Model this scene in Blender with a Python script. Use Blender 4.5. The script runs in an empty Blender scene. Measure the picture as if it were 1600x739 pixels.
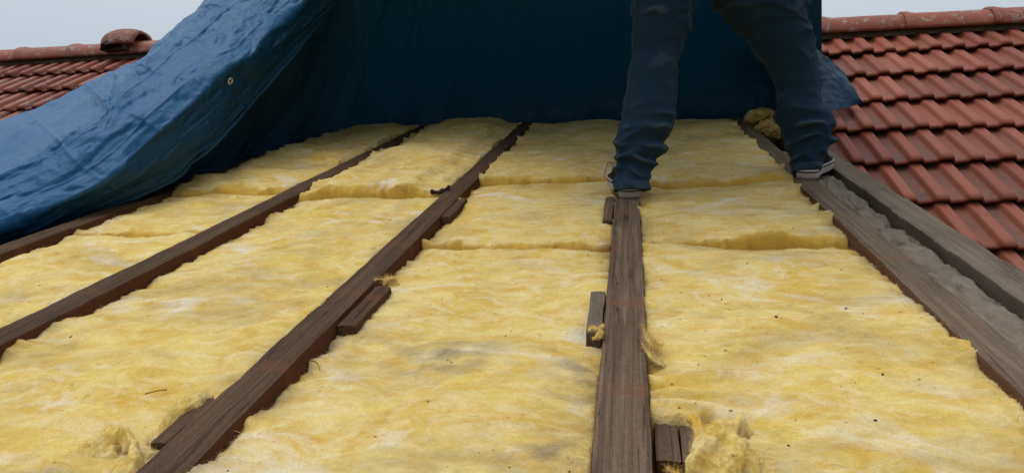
import bpy, bmesh, random
import numpy as np
from math import *
from mathutils import Vector, Matrix

random.seed(7)
RNG = np.random.default_rng(11)
SC = bpy.context.scene
COL = SC.collection

# ------------------------------------------------------------------ frame of reference
FPX, CX, CY = 1100.0, 800.0, 369.5
PITCH, AZ, SLOPE = radians(3.1), radians(9.716), radians(19.56)
CAM = np.array([0.0, 0.0, 6.5])
RIGHT = np.array([cos(AZ), sin(AZ), 0])
FH = np.array([-sin(AZ), cos(AZ), 0])
FWD = FH * cos(PITCH) + np.array([0, 0, sin(PITCH)])
UP = -FH * sin(PITCH) + np.array([0, 0, cos(PITCH)])
N = np.array([0, -sin(SLOPE), cos(SLOPE)])
S = np.array([0, cos(SLOPE), sin(SLOPE)])
U = np.array([1.0, 0, 0])
HGT = 0.57
ORG = CAM - N * HGT


def ray(px, py):
    return (px - CX) / FPX * RIGHT + (CY - py) / FPX * UP + FWD


def W(px, py, z):
    return CAM + z * ray(px, py)


def R(u, s, n=0.0):
    """low-pitch roof coordinates -> world"""
    u, s, n = np.broadcast_arrays(np.asarray(u, float), np.asarray(s, float), np.asarray(n, float))
    return ORG + u[..., None] * U + s[..., None] * S + n[..., None] * N


def on_roof(px, py, n=0.0):
    r = ray(px, py)
    t = (n - HGT) / (r @ N)
    p = r * t
    return p[0], p @ S


# ------------------------------------------------------------------ noise
def _h(ix, iy, iz, seed):
    h = (ix * 374761393 + iy * 668265263 + iz * 2147483647 + seed * 974634777) & 0xFFFFFFFF
    h = ((h ^ (h >> 13)) * 1274126177) & 0xFFFFFFFF
    h = ((h ^ (h >> 16)) * 2246822519) & 0xFFFFFFFF
    return (h ^ (h >> 15)) & 0xFFFFFFFF


def perlin(x, y, z=0.0, seed=0):
    x, y, z = np.broadcast_arrays(np.asarray(x, float), np.asarray(y, float), np.asarray(z, float))
    xi, yi, zi = np.floor(x).astype(np.int64), np.floor(y).astype(np.int64), np.floor(z).astype(np.int64)
    fx, fy, fz = x - xi, y - yi, z - zi
    wx, wy, wz = [f * f * f * (f * (f * 6 - 15) + 10) for f in (fx, fy, fz)]
    out = 0
    for dx in (0, 1):
        for dy in (0, 1):
            for dz in (0, 1):
                h = _h(xi + dx, yi + dy, zi + dz, seed)
                a = (h & 0xFFFF) / 65535.0 * 2 * pi
                c = ((h >> 16) & 0xFFFF) / 65535.0 * 2 - 1
                q = np.sqrt(1 - c * c)
                g = q * np.cos(a) * (fx - dx) + q * np.sin(a) * (fy - dy) + c * (fz - dz)
                out = out + g * (wx if dx else 1 - wx) * (wy if dy else 1 - wy) * (wz if dz else 1 - wz)
    return out * 1.5


def fbm(x, y, z=0.0, seed=0, oct=4, gain=0.5):
    a, f, t = 1.0, 1.0, 0
    for k in range(oct):
        t = t + a * perlin(np.asarray(x) * f, np.asarray(y) * f, np.asarray(z) * f, seed + k * 13)
        a *= gain
        f *= 2.03
    return t


def ridged(x, y, z=0.0, seed=0, oct=3):
    a, f, t = 1.0, 1.0, 0
    for k in range(oct):
        t = t + a * (1 - np.abs(perlin(np.asarray(x) * f, np.asarray(y) * f, np.asarray(z) * f, seed + k * 7)) * 2)
        a *= 0.5
        f *= 2.1
    return t


def sstep(a, b, x):
    t = np.clip((np.asarray(x, float) - a) / (b - a), 0, 1)
    return t * t * (3 - 2 * t)


# ------------------------------------------------------------------ object helpers
def mesh_obj(name, verts, faces, mat, parent=None, base=None, attrs=None, smooth=True, coords=None):
    """verts in world space; the object sits at `base` (or its parent's origin)."""
    v = np.asarray(verts, float)
    if parent is not None:
        base = np.array(parent['_base'])
    elif base is None:
        base = np.array([v[:, 0].mean(), v[:, 1].mean(), v[:, 2].min()])
    me = bpy.data.meshes.new(name)
    v2 = v - base
    if isinstance(faces, np.ndarray):
        n = faces.shape[1]
        me.vertices.add(len(v2))
        me.vertices.foreach_set('co', v2.ravel())
        me.loops.add(faces.size)
        me.loops.foreach_set('vertex_index', faces.ravel().astype(np.int32))
        me.polygons.add(len(faces))
        me.polygons.foreach_set('loop_start', np.arange(0, faces.size, n, dtype=np.int32))
        me.update(calc_edges=True)
        me.validate()
    else:
        me.from_pydata(v2.tolist(), [], [tuple(f) for f in faces])
    if smooth:
        me.polygons.foreach_set('use_smooth', [True] * len(me.polygons))
    if coords is not None:
        a = me.attributes.new('rc', 'FLOAT_VECTOR', 'POINT')
        a.data.foreach_set('vector', np.asarray(coords, float).ravel())
    for k, val in (attrs or {}).items():
        a = me.attributes.new(k, 'FLOAT', 'POINT')
        a.data.foreach_set('value', np.asarray(val, float).ravel())
    me.materials.append(mat)
    o = bpy.data.objects.new(name, me)
    COL.objects.link(o)
    o['_base'] = [float(x) for x in base]
    if parent is not None:
        o.parent = parent
    else:
        o.location = base
    return o


def thing(name, base, label, cat, group=None):
    o = bpy.data.objects.new(name, None)
    o.empty_display_size = 0.1
    COL.objects.link(o)
    o.location = base
    o['_base'] = [float(x) for x in base]
    return tag(o, label, cat, group)


def tag(o, label, cat, group=None):
    o['label'] = label
    o['category'] = cat
    if group:
        o['group'] = group
    return o


def grid_faces(nx, ny, wrap=False):
    i, j = np.meshgrid(np.arange(nx if wrap else nx - 1), np.arange(ny - 1), indexing='ij')
    i, j = i.ravel(), j.ravel()
    i2 = (i + 1) % nx
    return np.stack([i * ny + j, i2 * ny + j, i2 * ny + j + 1, i * ny + j + 1], 1)


def normals_of(P):
    """P (a,b,3) grid -> unit normals"""
    du = np.gradient(P, axis=0)
    dv = np.gradient(P, axis=1)
    n = np.cross(du, dv)
    return n / (np.linalg.norm(n, axis=-1, keepdims=True) + 1e-12)


def remesh(vf_list, voxel):
    """union of closed shapes -> one continuous surface"""
    vs, fs, off = [], [], 0
    for v, f in vf_list:
        vs.append(np.asarray(v))
        fs += [tuple(int(i) + off for i in q) for q in f]
        off += len(v)
    v = np.concatenate(vs)
    me = bpy.data.meshes.new('tmp')
    me.from_pydata(v.tolist(), [], fs)
    o = bpy.data.objects.new('tmp', me)
    COL.objects.link(o)
    m = o.modifiers.new('r', 'REMESH')
    m.mode = 'VOXEL'
    m.voxel_size = voxel
    sm = o.modifiers.new('s', 'SMOOTH')
    sm.iterations = 3
    sm.factor = 0.5
    dg = bpy.context.evaluated_depsgraph_get()
    ev = o.evaluated_get(dg)
    m2 = bpy.data.meshes.new_from_object(ev)
    n = len(m2.vertices)
    co = np.zeros(n * 3)
    m2.vertices.foreach_get('co', co)
    no = np.zeros(n * 3)
    m2.vertices.foreach_get('normal', no)
    f = [tuple(p.vertices) for p in m2.polygons]
    bpy.data.objects.remove(o)
    bpy.data.meshes.remove(me)
    bpy.data.meshes.remove(m2)
    return co.reshape(-1, 3), no.reshape(-1, 3), f


def sphere(c, r, nu=20, nv=12):
    c = np.asarray(c, float)
    r = np.asarray(r, float) * np.ones(3)
    v = [c + r * np.array([0, 0, 1])]
    for j in range(1, nv):
        t = pi * j / nv
        for i in range(nu):
            p = 2 * pi * i / nu
            v.append(c + r * np.array([sin(t) * cos(p), sin(t) * sin(p), cos(t)]))
    v.append(c - r * np.array([0, 0, 1]))
    f = []
    for i in range(nu):
        f.append((0, 1 + i, 1 + (i + 1) % nu))
        for j in range(nv - 2):
            a = 1 + j * nu
            f.append((a + i, a + nu + i, a + nu + (i + 1) % nu, a + (i + 1) % nu))
        a = 1 + (nv - 2) * nu
        f.append((a + i, len(v) - 1, a + (i + 1) % nu))
    return np.array(v), f


def loft(rings, cap=True):
    """rings (m,k,3) closed rings -> verts, faces"""
    rings = np.asarray(rings)
    m, k, _ = rings.shape
    f = []
    for a in range(m - 1):
        for i in range(k):
            j = (i + 1) % k
            f.append((a * k + i, a * k + j, (a + 1) * k + j, (a + 1) * k + i))
    if cap:
        f.append(tuple(range(k))[::-1])
        f.append(tuple((m - 1) * k + i for i in range(k)))
    return rings.reshape(-1, 3), f


def tube(pts_, rad, k=20):
    pts_ = np.array(pts_)
    rings = []
    for i, p in enumerate(pts_):
        d = pts_[min(i + 1, len(pts_) - 1)] - pts_[max(i - 1, 0)]
        d /= np.linalg.norm(d)
        a = np.cross(d, [0.3, .2, 1.0])
        a /= np.linalg.norm(a)
        b = np.cross(d, a)
        tt_ = np.arange(k) * 2 * pi / k
        rings.append(p + rad[i] * (np.outer(np.cos(tt_), a) + np.outer(np.sin(tt_), b)))
    return loft(rings)


def catmull(P, n):
    P = np.asarray(P, float)
    d = np.r_[0, np.cumsum(np.linalg.norm(np.diff(P, axis=0), axis=1))]
    d /= d[-1]
    t = np.linspace(0, 1, n)
    Q = np.vstack([2 * P[0] - P[1], P, 2 * P[-1] - P[-2]])
    k = np.clip(np.searchsorted(d, t, 'right') - 1, 0, len(P) - 2)
    x = ((t - d[k]) / (d[k + 1] - d[k]))[:, None]
    a, b, c, e = Q[k], Q[k + 1], Q[k + 2], Q[k + 3]
    return 0.5 * (2 * b + (c - a) * x + (2 * a - 5 * b + 4 * c - e) * x ** 2 + (3 * b - a - 3 * c + e) * x ** 3)


# ------------------------------------------------------------------ materials
class Mat:
    def __init__(self, name):
        self.m = bpy.data.materials.new(name)
        self.m.use_nodes = True
        self.t = self.m.node_tree
        self.t.nodes.clear()
        self.out = self.n('ShaderNodeOutputMaterial')
        self.b = self.n('ShaderNodeBsdfPrincipled')
        self.l(self.b.outputs[0], self.out.inputs[0])

    def n(self, typ, **kw):
        x = self.t.nodes.new(typ)
        for k, v in kw.items():
            setattr(x, k, v)
        return x

    def l(self, a, b):
        self.t.links.new(a, b)

    def setv(self, s, v):
        if hasattr(v, 'is_linked') or isinstance(v, bpy.types.NodeSocket):
            self.l(v, s)
        else:
            s.default_value = v

    def attr(self, name):
        return self.n('ShaderNodeAttribute', attribute_name=name)

    def rc(self):
        return self.attr('rc').outputs['Vector']

    def obj(self):
        return self.n('ShaderNodeTexCoord').outputs['Object']

    def scale(self, vec, sc, loc=(0, 0, 0), rot=(0, 0, 0)):
        m = self.n('ShaderNodeMapping')
        m.inputs['Scale'].default_value = sc
        m.inputs['Location'].default_value = loc
        m.inputs['Rotation'].default_value = rot
        self.l(vec, m.inputs['Vector'])
        return m.outputs[0]

    def noise(self, vec, scale=1.0, detail=4, rough=0.55, dist=0.0):
        x = self.n('ShaderNodeTexNoise')
        self.l(vec, x.inputs['Vector'])
        x.inputs['Scale'].default_value = scale
        x.inputs['Detail'].default_value = detail
        x.inputs['Roughness'].default_value = rough
        x.inputs['Distortion'].default_value = dist
        return x.outputs['Fac']

    def ramp(self, fac, *stops):
        x = self.n('ShaderNodeValToRGB')
        e = x.color_ramp.elements
        while len(e) < len(stops):
            e.new(0.5)
        for q, (p, c) in zip(e, stops):
            q.position = p
            q.color = (c, c, c, 1) if not hasattr(c, '__len__') else (*c, 1)
        self.l(fac, x.inputs[0])
        return x.outputs[0]

    def mix(self, fac, a, b, blend='MIX'):
        x = self.n('ShaderNodeMix', data_type='RGBA', blend_type=blend)
        self.setv(x.inputs[0], fac)
        for s, v in ((x.inputs[6], a), (x.inputs[7], b)):
            if isinstance(v, bpy.types.NodeSocket):
                self.l(v, s)
            else:
                s.default_value = (*v, 1)
        return x.outputs[2]

    def math(self, op, a, b=0.0):
        x = self.n('ShaderNodeMath', operation=op)
        self.setv(x.inputs[0], a)
        self.setv(x.inputs[1], b)
        return x.outputs[0]

    def bump(self, h, strength=0.5, dist=0.005, normal=None):
        x = self.n('ShaderNodeBump')
        x.inputs['Strength'].default_value = strength
        x.inputs['Distance'].default_value = dist
        self.l(h, x.inputs['Height'])
        if normal is not None:
            self.l(normal, x.inputs['Normal'])
        return x.outputs[0]

    def done(self, col, rough=0.7, normal=None, spec=0.3, sheen=0.0):
        self.setv(self.b.inputs['Base Color'], col if isinstance(col, bpy.types.NodeSocket) else (*col, 1))
        self.setv(self.b.inputs['Roughness'], rough)
        self.b.inputs['Specular IOR Level'].default_value = spec
        if sheen:
            self.b.inputs['Sheen Weight'].default_value = sheen
            self.b.inputs['Sheen Roughness'].default_value = 0.5
        if normal is not None:
            self.l(normal, self.b.inputs['Normal'])
        return self.m


def mat_wool(name, off, clean=False):
    m = Mat(name)
    rc = m.rc()
    v = m.scale(rc, (1, 1, 1), off)
    big = m.noise(m.scale(v, (3.0, 3.6, 3)), 1.0, 3, 0.5, 0.6)
    mid = m.noise(m.scale(v, (8, 11, 12)), 1.0, 6, 0.68, 0.8)
    fin = m.noise(m.scale(v, (55, 95, 90)), 1.0, 6, 0.7, 1.2)
    wis = m.noise(m.scale(v, (10, 17, 20), (3, 1, 0), (0, 0, 0.6)), 1.0, 7, 0.68, 1.6)
    c = m.mix(m.ramp(big, (0.30, 0.0), (0.68, 1.0)), (0.80, 0.645, 0.23), (0.78, 0.55, 0.12))
    c = m.mix(m.ramp(mid, (0.42, 0.0), (0.64, 0.95)), c, (0.68, 0.40, 0.06))
    c = m.mix(m.ramp(wis, (0.46, 0.0), (0.70, 0.75)), c, (0.82, 0.745, 0.46))
    # bleached, nearly white wisps
    pale = m.noise(m.scale(v, (3.1, 5.5, 4), (9, 4, 0), (0, 0, -0.5)), 1.0, 5, 0.6, 1.2)
    c = m.mix(m.ramp(pale, (0.55, 0.0), (0.70, 0.85)), c, (0.80, 0.76, 0.62))
    # grey soot and dust stains
    st = m.noise(m.scale(v, (2.3, 3.4, 3), (21, 13, 0)), 1.0, 6, 0.68, 0.6)
    stf = m.math('MULTIPLY', m.ramp(st, (0.50, 0.0), (0.66, 0.72)), m.ramp(fin, (0.3, 0.45), (0.7, 1.0)))
    if not clean:
        c = m.mix(stf, c, (0.31, 0.235, 0.11))
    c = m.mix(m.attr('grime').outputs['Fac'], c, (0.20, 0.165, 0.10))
    # torn faces show the unbleached core
    c = m.mix(m.attr('fresh').outputs['Fac'], c, m.mix(mid, (0.56, 0.29, 0.022), (0.66, 0.40, 0.055)))
    if not clean:
        c = m.mix(m.ramp(fin, (0.34, 0.22), (0.58, 0.0)), c, (0.52, 0.34, 0.10))
    # tiny dark grit
    g = m.noise(m.scale(v, (85, 105, 90), (5, 5, 0)), 1.0, 1, 0.4)
    c = m.mix(m.ramp(g, (0.765, 0.0), (0.80, 0.85)), c, (0.10, 0.06, 0.03))
    fz = m.noise(m.scale(v, (260, 420, 340)), 1.0, 4, 0.75, 0.4)
    fz2 = m.noise(m.scale(v, (130, 330, 200), (0, 0, 0), (0, 0, 0.5)), 1.0, 4, 0.7, 2.0)
    if not clean:
        c = m.mix(m.ramp(fz, (0.36, 0.32), (0.54, 0.0)), c, (0.36, 0.24, 0.07))
    c = m.mix(m.ramp(fz2, (0.56, 0.0), (0.72, 0.4)), c, (0.84, 0.76, 0.48))
    hgt = m.math('ADD', m.math('ADD', m.math('MULTIPLY', m.math('ADD', fz, fz2), 0.22), m.math('MULTIPLY', mid, 0.75)), m.math('ADD', m.math('MULTIPLY', fin, 0.20), m.math('MULTIPLY', wis, 0.35)))
    m.b.inputs['Subsurface Weight'].default_value = 0.15
    m.b.inputs['Subsurface Radius'].default_value = (1.0, 0.7, 0.25)
    m.b.inputs['Subsurface Scale'].default_value = 0.008
    return m.done(c, 0.95, m.bump(hgt, 0.6, 0.012), 0.05, 0.1)


def mat_wood(name, dark, light, red, off, grey=0.0, marks=True):
    m = Mat(name)
    rc = m.rc()
    v = m.scale(rc, (1, 1, 1), off)
    grain = m.noise(m.scale(v, (95, 2.2, 95)), 1.0, 5, 0.6, 0.6)
    ring = m.noise(m.scale(v, (26, 0.9, 26)), 1.0, 3, 0.5, 1.2)
    saw = m.noise(m.scale(v, (210, 95, 210), (0, 0, 0), (0, 0, 0.15)), 1.0, 5, 0.75, 0.3)
    blot = m.noise(m.scale(v, (9, 3.5, 9)), 1.0, 5, 0.6)
    c = m.mix(m.ramp(grain, (0.3, 0.0), (0.72, 1.0)), dark, light)
    c = m.mix(m.ramp(ring, (0.42, 0.0), (0.5, 0.5), (0.58, 0.0)), c, tuple(x * 0.55 for x in dark))
    c = m.mix(m.ramp(blot, (0.48, 0.0), (0.75, 0.7)), c, tuple(x * 0.6 for x in dark))
    c = m.mix(m.ramp(saw, (0.52, 0.0), (0.68, 0.5)), c, tuple(x * 0.5 for x in dark))
    c = m.mix(m.ramp(saw, (0.32, 0.3), (0.46, 0.0)), c, tuple(min(1, x * 1.3) for x in light))
    kn = m.n('ShaderNodeTexVoronoi')
    m.l(m.scale(v, (10, 1.9, 10), (0.3, 0.7, 0)), kn.inputs['Vector'])
    kn.inputs['Scale'].default_value = 1.0
    kr = m.math('ADD', kn.outputs['Distance'], m.math('MULTIPLY', m.noise(m.scale(v, (40, 9, 40)), 1.0, 3), 0.06))
    c = m.mix(m.ramp(kr, (0.07, 0.8), (0.13, 0.25), (0.16, 0.0)), c, tuple(x * 0.38 for x in dark))
    spl = m.noise(m.scale(v, (75, 0.7, 75), (4, 9, 2)), 1.0, 2, 0.4, 0.3)
    c = m.mix(m.ramp(spl, (0.485, 0.0), (0.5, 0.75), (0.515, 0.0)), c, tuple(x * 0.25 for x in dark))
    # unweathered wood on the flanks, grey on the exposed top
    c = m.mix(m.attr('side').outputs['Fac'], c, m.mix(grain, red, tuple(x * 0.5 for x in red)))
    if marks:
        sep = m.n('ShaderNodeSeparateXYZ')
        m.l(m.scale(v, (1, 1, 1)), sep.inputs[0])
        wob = m.math('MULTIPLY', m.noise(m.scale(v, (14, 3, 5)), 1.0, 3), 0.03)
        per = m.math('FRACT', m.math('DIVIDE', m.math('ADD', sep.outputs['Y'], wob), 0.385))
        band = m.ramp(per, (0.0, 0.85), (0.085, 0.55), (0.115, 0.0), (0.985, 0.0), (1.0, 0.85))
        band = m.math('MULTIPLY', band, m.ramp(m.noise(m.scale(v, (25, 12, 20), (2, 7, 1)), 1.0, 3), (0.35, 0.1), (0.7, 0.8)))
        c = m.mix(band, c, tuple(x * 1.15 for x in red))
    if grey:
        c = m.mix(m.math('MULTIPLY', m.ramp(blot, (0.3, 1.0), (0.7, 0.2)), grey), c, (0.21, 0.180, 0.150))
    # old nail holes
    vo = m.n('ShaderNodeTexVoronoi')
    m.l(m.scale(v, (11, 6.5, 11)), vo.inputs['Vector'])
    vo.inputs['Scale'].default_value = 1.0
    c = m.mix(m.ramp(vo.outputs['Distance'], (0.018, 0.9), (0.035, 0.0)), c, (0.012, 0.009, 0.008))
    h = m.math('ADD', m.math('MULTIPLY', grain, 0.7), m.math('MULTIPLY', saw, -0.9))
    return m.done(c, 0.85, m.bump(h, 0.6, 0.003), 0.05)


def mat_tarp():
    m = Mat('blue woven tarpaulin')   # bright face; shade inside the tent painted as a darker blue
    rc = m.rc()
    n1 = m.noise(m.scale(rc, (6, 9, 6)), 1.0, 5, 0.6)
    c = m.mix(n1, (0.007, 0.090, 0.225), (0.013, 0.120, 0.290))
    dust = m.noise(m.scale(rc, (3, 4, 3), (4, 2, 8)), 1.0, 6, 0.7)
    c = m.mix(m.ramp(dust, (0.58, 0.0), (0.85, 0.12)), c, (0.14, 0.18, 0.22))
    c = m.mix(m.attr('under').outputs['Fac'], c, m.mix(n1, (0.005, 0.034, 0.070), (0.010, 0.050, 0.096)))  # attribute takes the blue down to the painted shade tone
    w = m.n('ShaderNodeTexWave', bands_direction='X')
    m.l(rc, w.inputs['Vector'])
    w.inputs['Scale'].default_value = 130
    w2 = m.n('ShaderNodeTexWave', bands_direction='Y')
    m.l(rc, w2.inputs['Vector'])
    w2.inputs['Scale'].default_value = 130
    crk = m.noise(m.scale(rc, (13, 34, 20), (0, 0, 0), (0, 0, 0.5)), 1.0, 5, 0.6, 0.8)
    crk2 = m.noise(m.scale(rc, (30, 14, 20), (7, 3, 0)), 1.0, 4, 0.6, 0.5)
    vc = m.n('ShaderNodeTexVoronoi', feature='F1')
    m.l(m.scale(m.mix(0.12, rc, m.n('ShaderNodeTexNoise').outputs['Color']), (7, 9, 8), (0, 0, 0), (0, 0, 0.6)), vc.inputs['Vector'])
    vc.inputs['Scale'].default_value = 1.0
    h0 = m.math('MULTIPLY', vc.outputs['Distance'], 0.9)
    h = m.math('ADD', m.math('ADD', h0, m.math('MULTIPLY', m.math('ADD', w.outputs['Fac'], w2.outputs['Fac']), 0.02)),
               m.math('ADD', m.math('MULTIPLY', crk, 0.7), m.math('MULTIPLY', crk2, 0.5)))
    m.done(c, m.ramp(n1, (0.3, 0.36), (0.7, 0.5)), m.bump(h, 0.40, 0.012), 0.24)
    tr = m.n('ShaderNodeBsdfTranslucent')
    tr.inputs[0].default_value = (0.006, 0.062, 0.12, 1)
    mx = m.n('ShaderNodeMixShader')
    mx.inputs[0].default_value = 0.08
    m.l(m.b.outputs[0], mx.inputs[1])
    m.l(tr.outputs[0], mx.inputs[2])
    m.l(mx.outputs[0], m.out.inputs[0])
    return m.m


def mat_tile():
    m = Mat('weathered red clay')
    rc = m.rc()
    n1 = m.noise(rc, 5, 6, 0.65)
    n2 = m.noise(rc, 45, 5, 0.7)
    tint = m.attr('tint').outputs['Fac']
    c = m.mix(tint, (0.215, 0.048, 0.028), (0.325, 0.086, 0.050))
    c = m.mix(m.ramp(n1, (0.4, 0.0), (0.75, 0.5)), c, (0.19, 0.055, 0.035))
    # soot, moss and dirt washed into the pans
    d = m.math('MULTIPLY', m.attr('pan').outputs['Fac'], m.ramp(m.noise(rc, 11, 6, 0.7), (0.28, 0.25), (0.6, 1.0)))
    c = m.mix(m.math('MULTIPLY', d, 0.85), c, (0.085, 0.052, 0.040))
    c = m.mix(m.ramp(n2, (0.64, 0.0), (0.76, 0.5)), c, (0.10, 0.065, 0.055))
    li = m.noise(rc, 19, 5, 0.7, 0.5)
    lf = m.math('MULTIPLY', m.ramp(li, (0.53, 0.0), (0.62, 1.0)), m.attr('lichen').outputs['Fac'])
    c = m.mix(lf, c, (0.25, 0.23, 0.20))
    sp = m.noise(rc, 70, 2, 0.5)
    c = m.mix(m.ramp(sp, (0.74, 0.0), (0.78, 0.25)), c, (0.36, 0.30, 0.27))
    return m.done(c, 0.62, m.bump(m.math('ADD', n2, m.math('MULTIPLY', n1, 0.6)), 0.35, 0.004), 0.35)


def mat_plain(name, col, rough=0.7, nscale=40, var=0.35, bump=0.3, bd=0.002, spec=0.3, coord='obj'):
    m = Mat(name)
    c0 = m.rc() if coord == 'rc' else m.obj()
    n1 = m.noise(c0, nscale, 5, 0.6)
    n2 = m.noise(c0, nscale * 0.15, 4, 0.6)
    lo = tuple(x * (1 - var) for x in col)
    hi = tuple(min(1, x * (1 + var)) for x in col)
    c = m.mix(m.math('MULTIPLY', m.math('ADD', n1, n2), 0.5), lo, hi)
    return m.done(c, rough, m.bump(n1, bump, bd), spec)


def mat_denim():
    m = Mat('dark work denim')
    v = m.obj()
    tw = m.n('ShaderNodeTexWave', bands_direction='DIAGONAL')
    m.l(v, tw.inputs['Vector'])
    tw.inputs['Scale'].default_value = 160
    n1 = m.noise(v, 9, 5, 0.6)
    n2 = m.noise(v, 160, 3, 0.6)
    c = m.mix(n1, (0.008, 0.024, 0.045), (0.017, 0.038, 0.065))
    # rubbed, faded cloth along the crests of the set creases
    c = m.mix(m.math('MULTIPLY', m.attr('worn').outputs['Fac'], m.ramp(n2, (0.3, 0.4), (0.65, 1.0))), c, (0.075, 0.112, 0.145))
    sp = m.noise(m.scale(v, (55, 55, 55), (3, 1, 2)), 1.0, 1, 0.4)
    c = m.mix(m.ramp(sp, (0.83, 0.0), (0.845, 0.8)), c, (0.28, 0.26, 0.22))
    return m.done(c, 0.88, m.bump(m.math('ADD', n2, m.math('MULTIPLY', tw.outputs['Fac'], 0.4)), 0.35, 0.002), 0.06, 0.04)


M_TARP = mat_tarp()
M_TILE = mat_tile()
M_DENIM = mat_denim()
M_WOOLS = [mat_wool('glass wool', (i * 3.7, i * 5.3, i * 1.9)) for i in range(4)]
M_TORN = mat_wool('freshly torn glass wool', (2.2, 8.1, 4.4), True)
WOOD_DARK = mat_wood('dark stained rafter timber', (0.078, 0.049, 0.032), (0.128, 0.084, 0.055), (0.125, 0.050, 0.027), (0, 0.06, 0))
WOOD_MID = mat_wood('brown rafter timber', (0.112, 0.076, 0.052), (0.205, 0.146, 0.103), (0.155, 0.062, 0.036), (3, 0.11, 1))
WOOD_GREY = mat_wood('weathered grey brown timber', (0.118, 0.082, 0.055), (0.210, 0.155, 0.108), (0.165, 0.070, 0.036), (7, 0.2, 2), 0.2)
WOOD_OLD = mat_wood('old grey timber', (0.112, 0.084, 0.060), (0.215, 0.168, 0.124), (0.080, 0.048, 0.031), (11, 0.3, 2), 0.5, False)
M_MORTAR = mat_plain('crumbling grey mortar', (0.20, 0.165, 0.13), 0.95, 45, 0.75, 0.9, 0.012, 0.1, 'rc')
M_STEEL = mat_plain('galvanised eyelet', (0.62, 0.63, 0.64), 0.35, 60, 0.1, 0.1, 0.001, 0.6)
M_STEEL.node_tree.nodes['Principled BSDF'].inputs['Metallic'].default_value = 0.8
M_DIRT_SHADE = mat_plain('dark dirt and hole shade', (0.055, 0.042, 0.034), 0.95, 90, 0.6, 0.6, 0.003, 0.1)  # real dirt, and painted shade in the vent mouth and eyelet hole
M_DECK = mat_plain('dusty boarding', (0.10, 0.075, 0.055), 0.9, 25, 0.4, 0.4, 0.004, 0.15)
M_SKIN = mat_plain('skin', (0.42, 0.24, 0.17), 0.55, 60, 0.12, 0.2, 0.001, 0.4)
M_HAIR = mat_plain('brown hair', (0.035, 0.022, 0.014), 0.6, 120, 0.4, 0.6, 0.003, 0.4)
M_JACKET = mat_plain('dark grey jacket cloth', (0.035, 0.038, 0.042), 0.9, 150, 0.3, 0.4, 0.002, 0.15)
M_CANVAS = mat_plain('black canvas shoe', (0.018, 0.020, 0.024), 0.9, 220, 0.3, 0.4, 0.001, 0.15)
M_RUBBER = mat_plain('dirty white rubber', (0.40, 0.345, 0.315), 0.75, 45, 0.35, 0.3, 0.001, 0.3)
M_STRIPE = mat_plain('dark foxing line', (0.05, 0.04, 0.045), 0.7, 60, 0.2, 0.1, 0.001, 0.3)
M_LACE = mat_plain('beige lace', (0.36, 0.27, 0.19), 0.9, 200, 0.3, 0.4, 0.001, 0.1)
M_GROUND = mat_plain('dull grass and soil', (0.07, 0.075, 0.04), 0.95, 0.4, 0.5, 0.3, 0.05, 0.1)

# ------------------------------------------------------------------ rafters
RAFT = dict(a=(-1.98, .095), b=(-1.355, .088), c=(-.666, .078), d=(-.017, .082), e=(.617, .074), f=(.800, .088))


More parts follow.
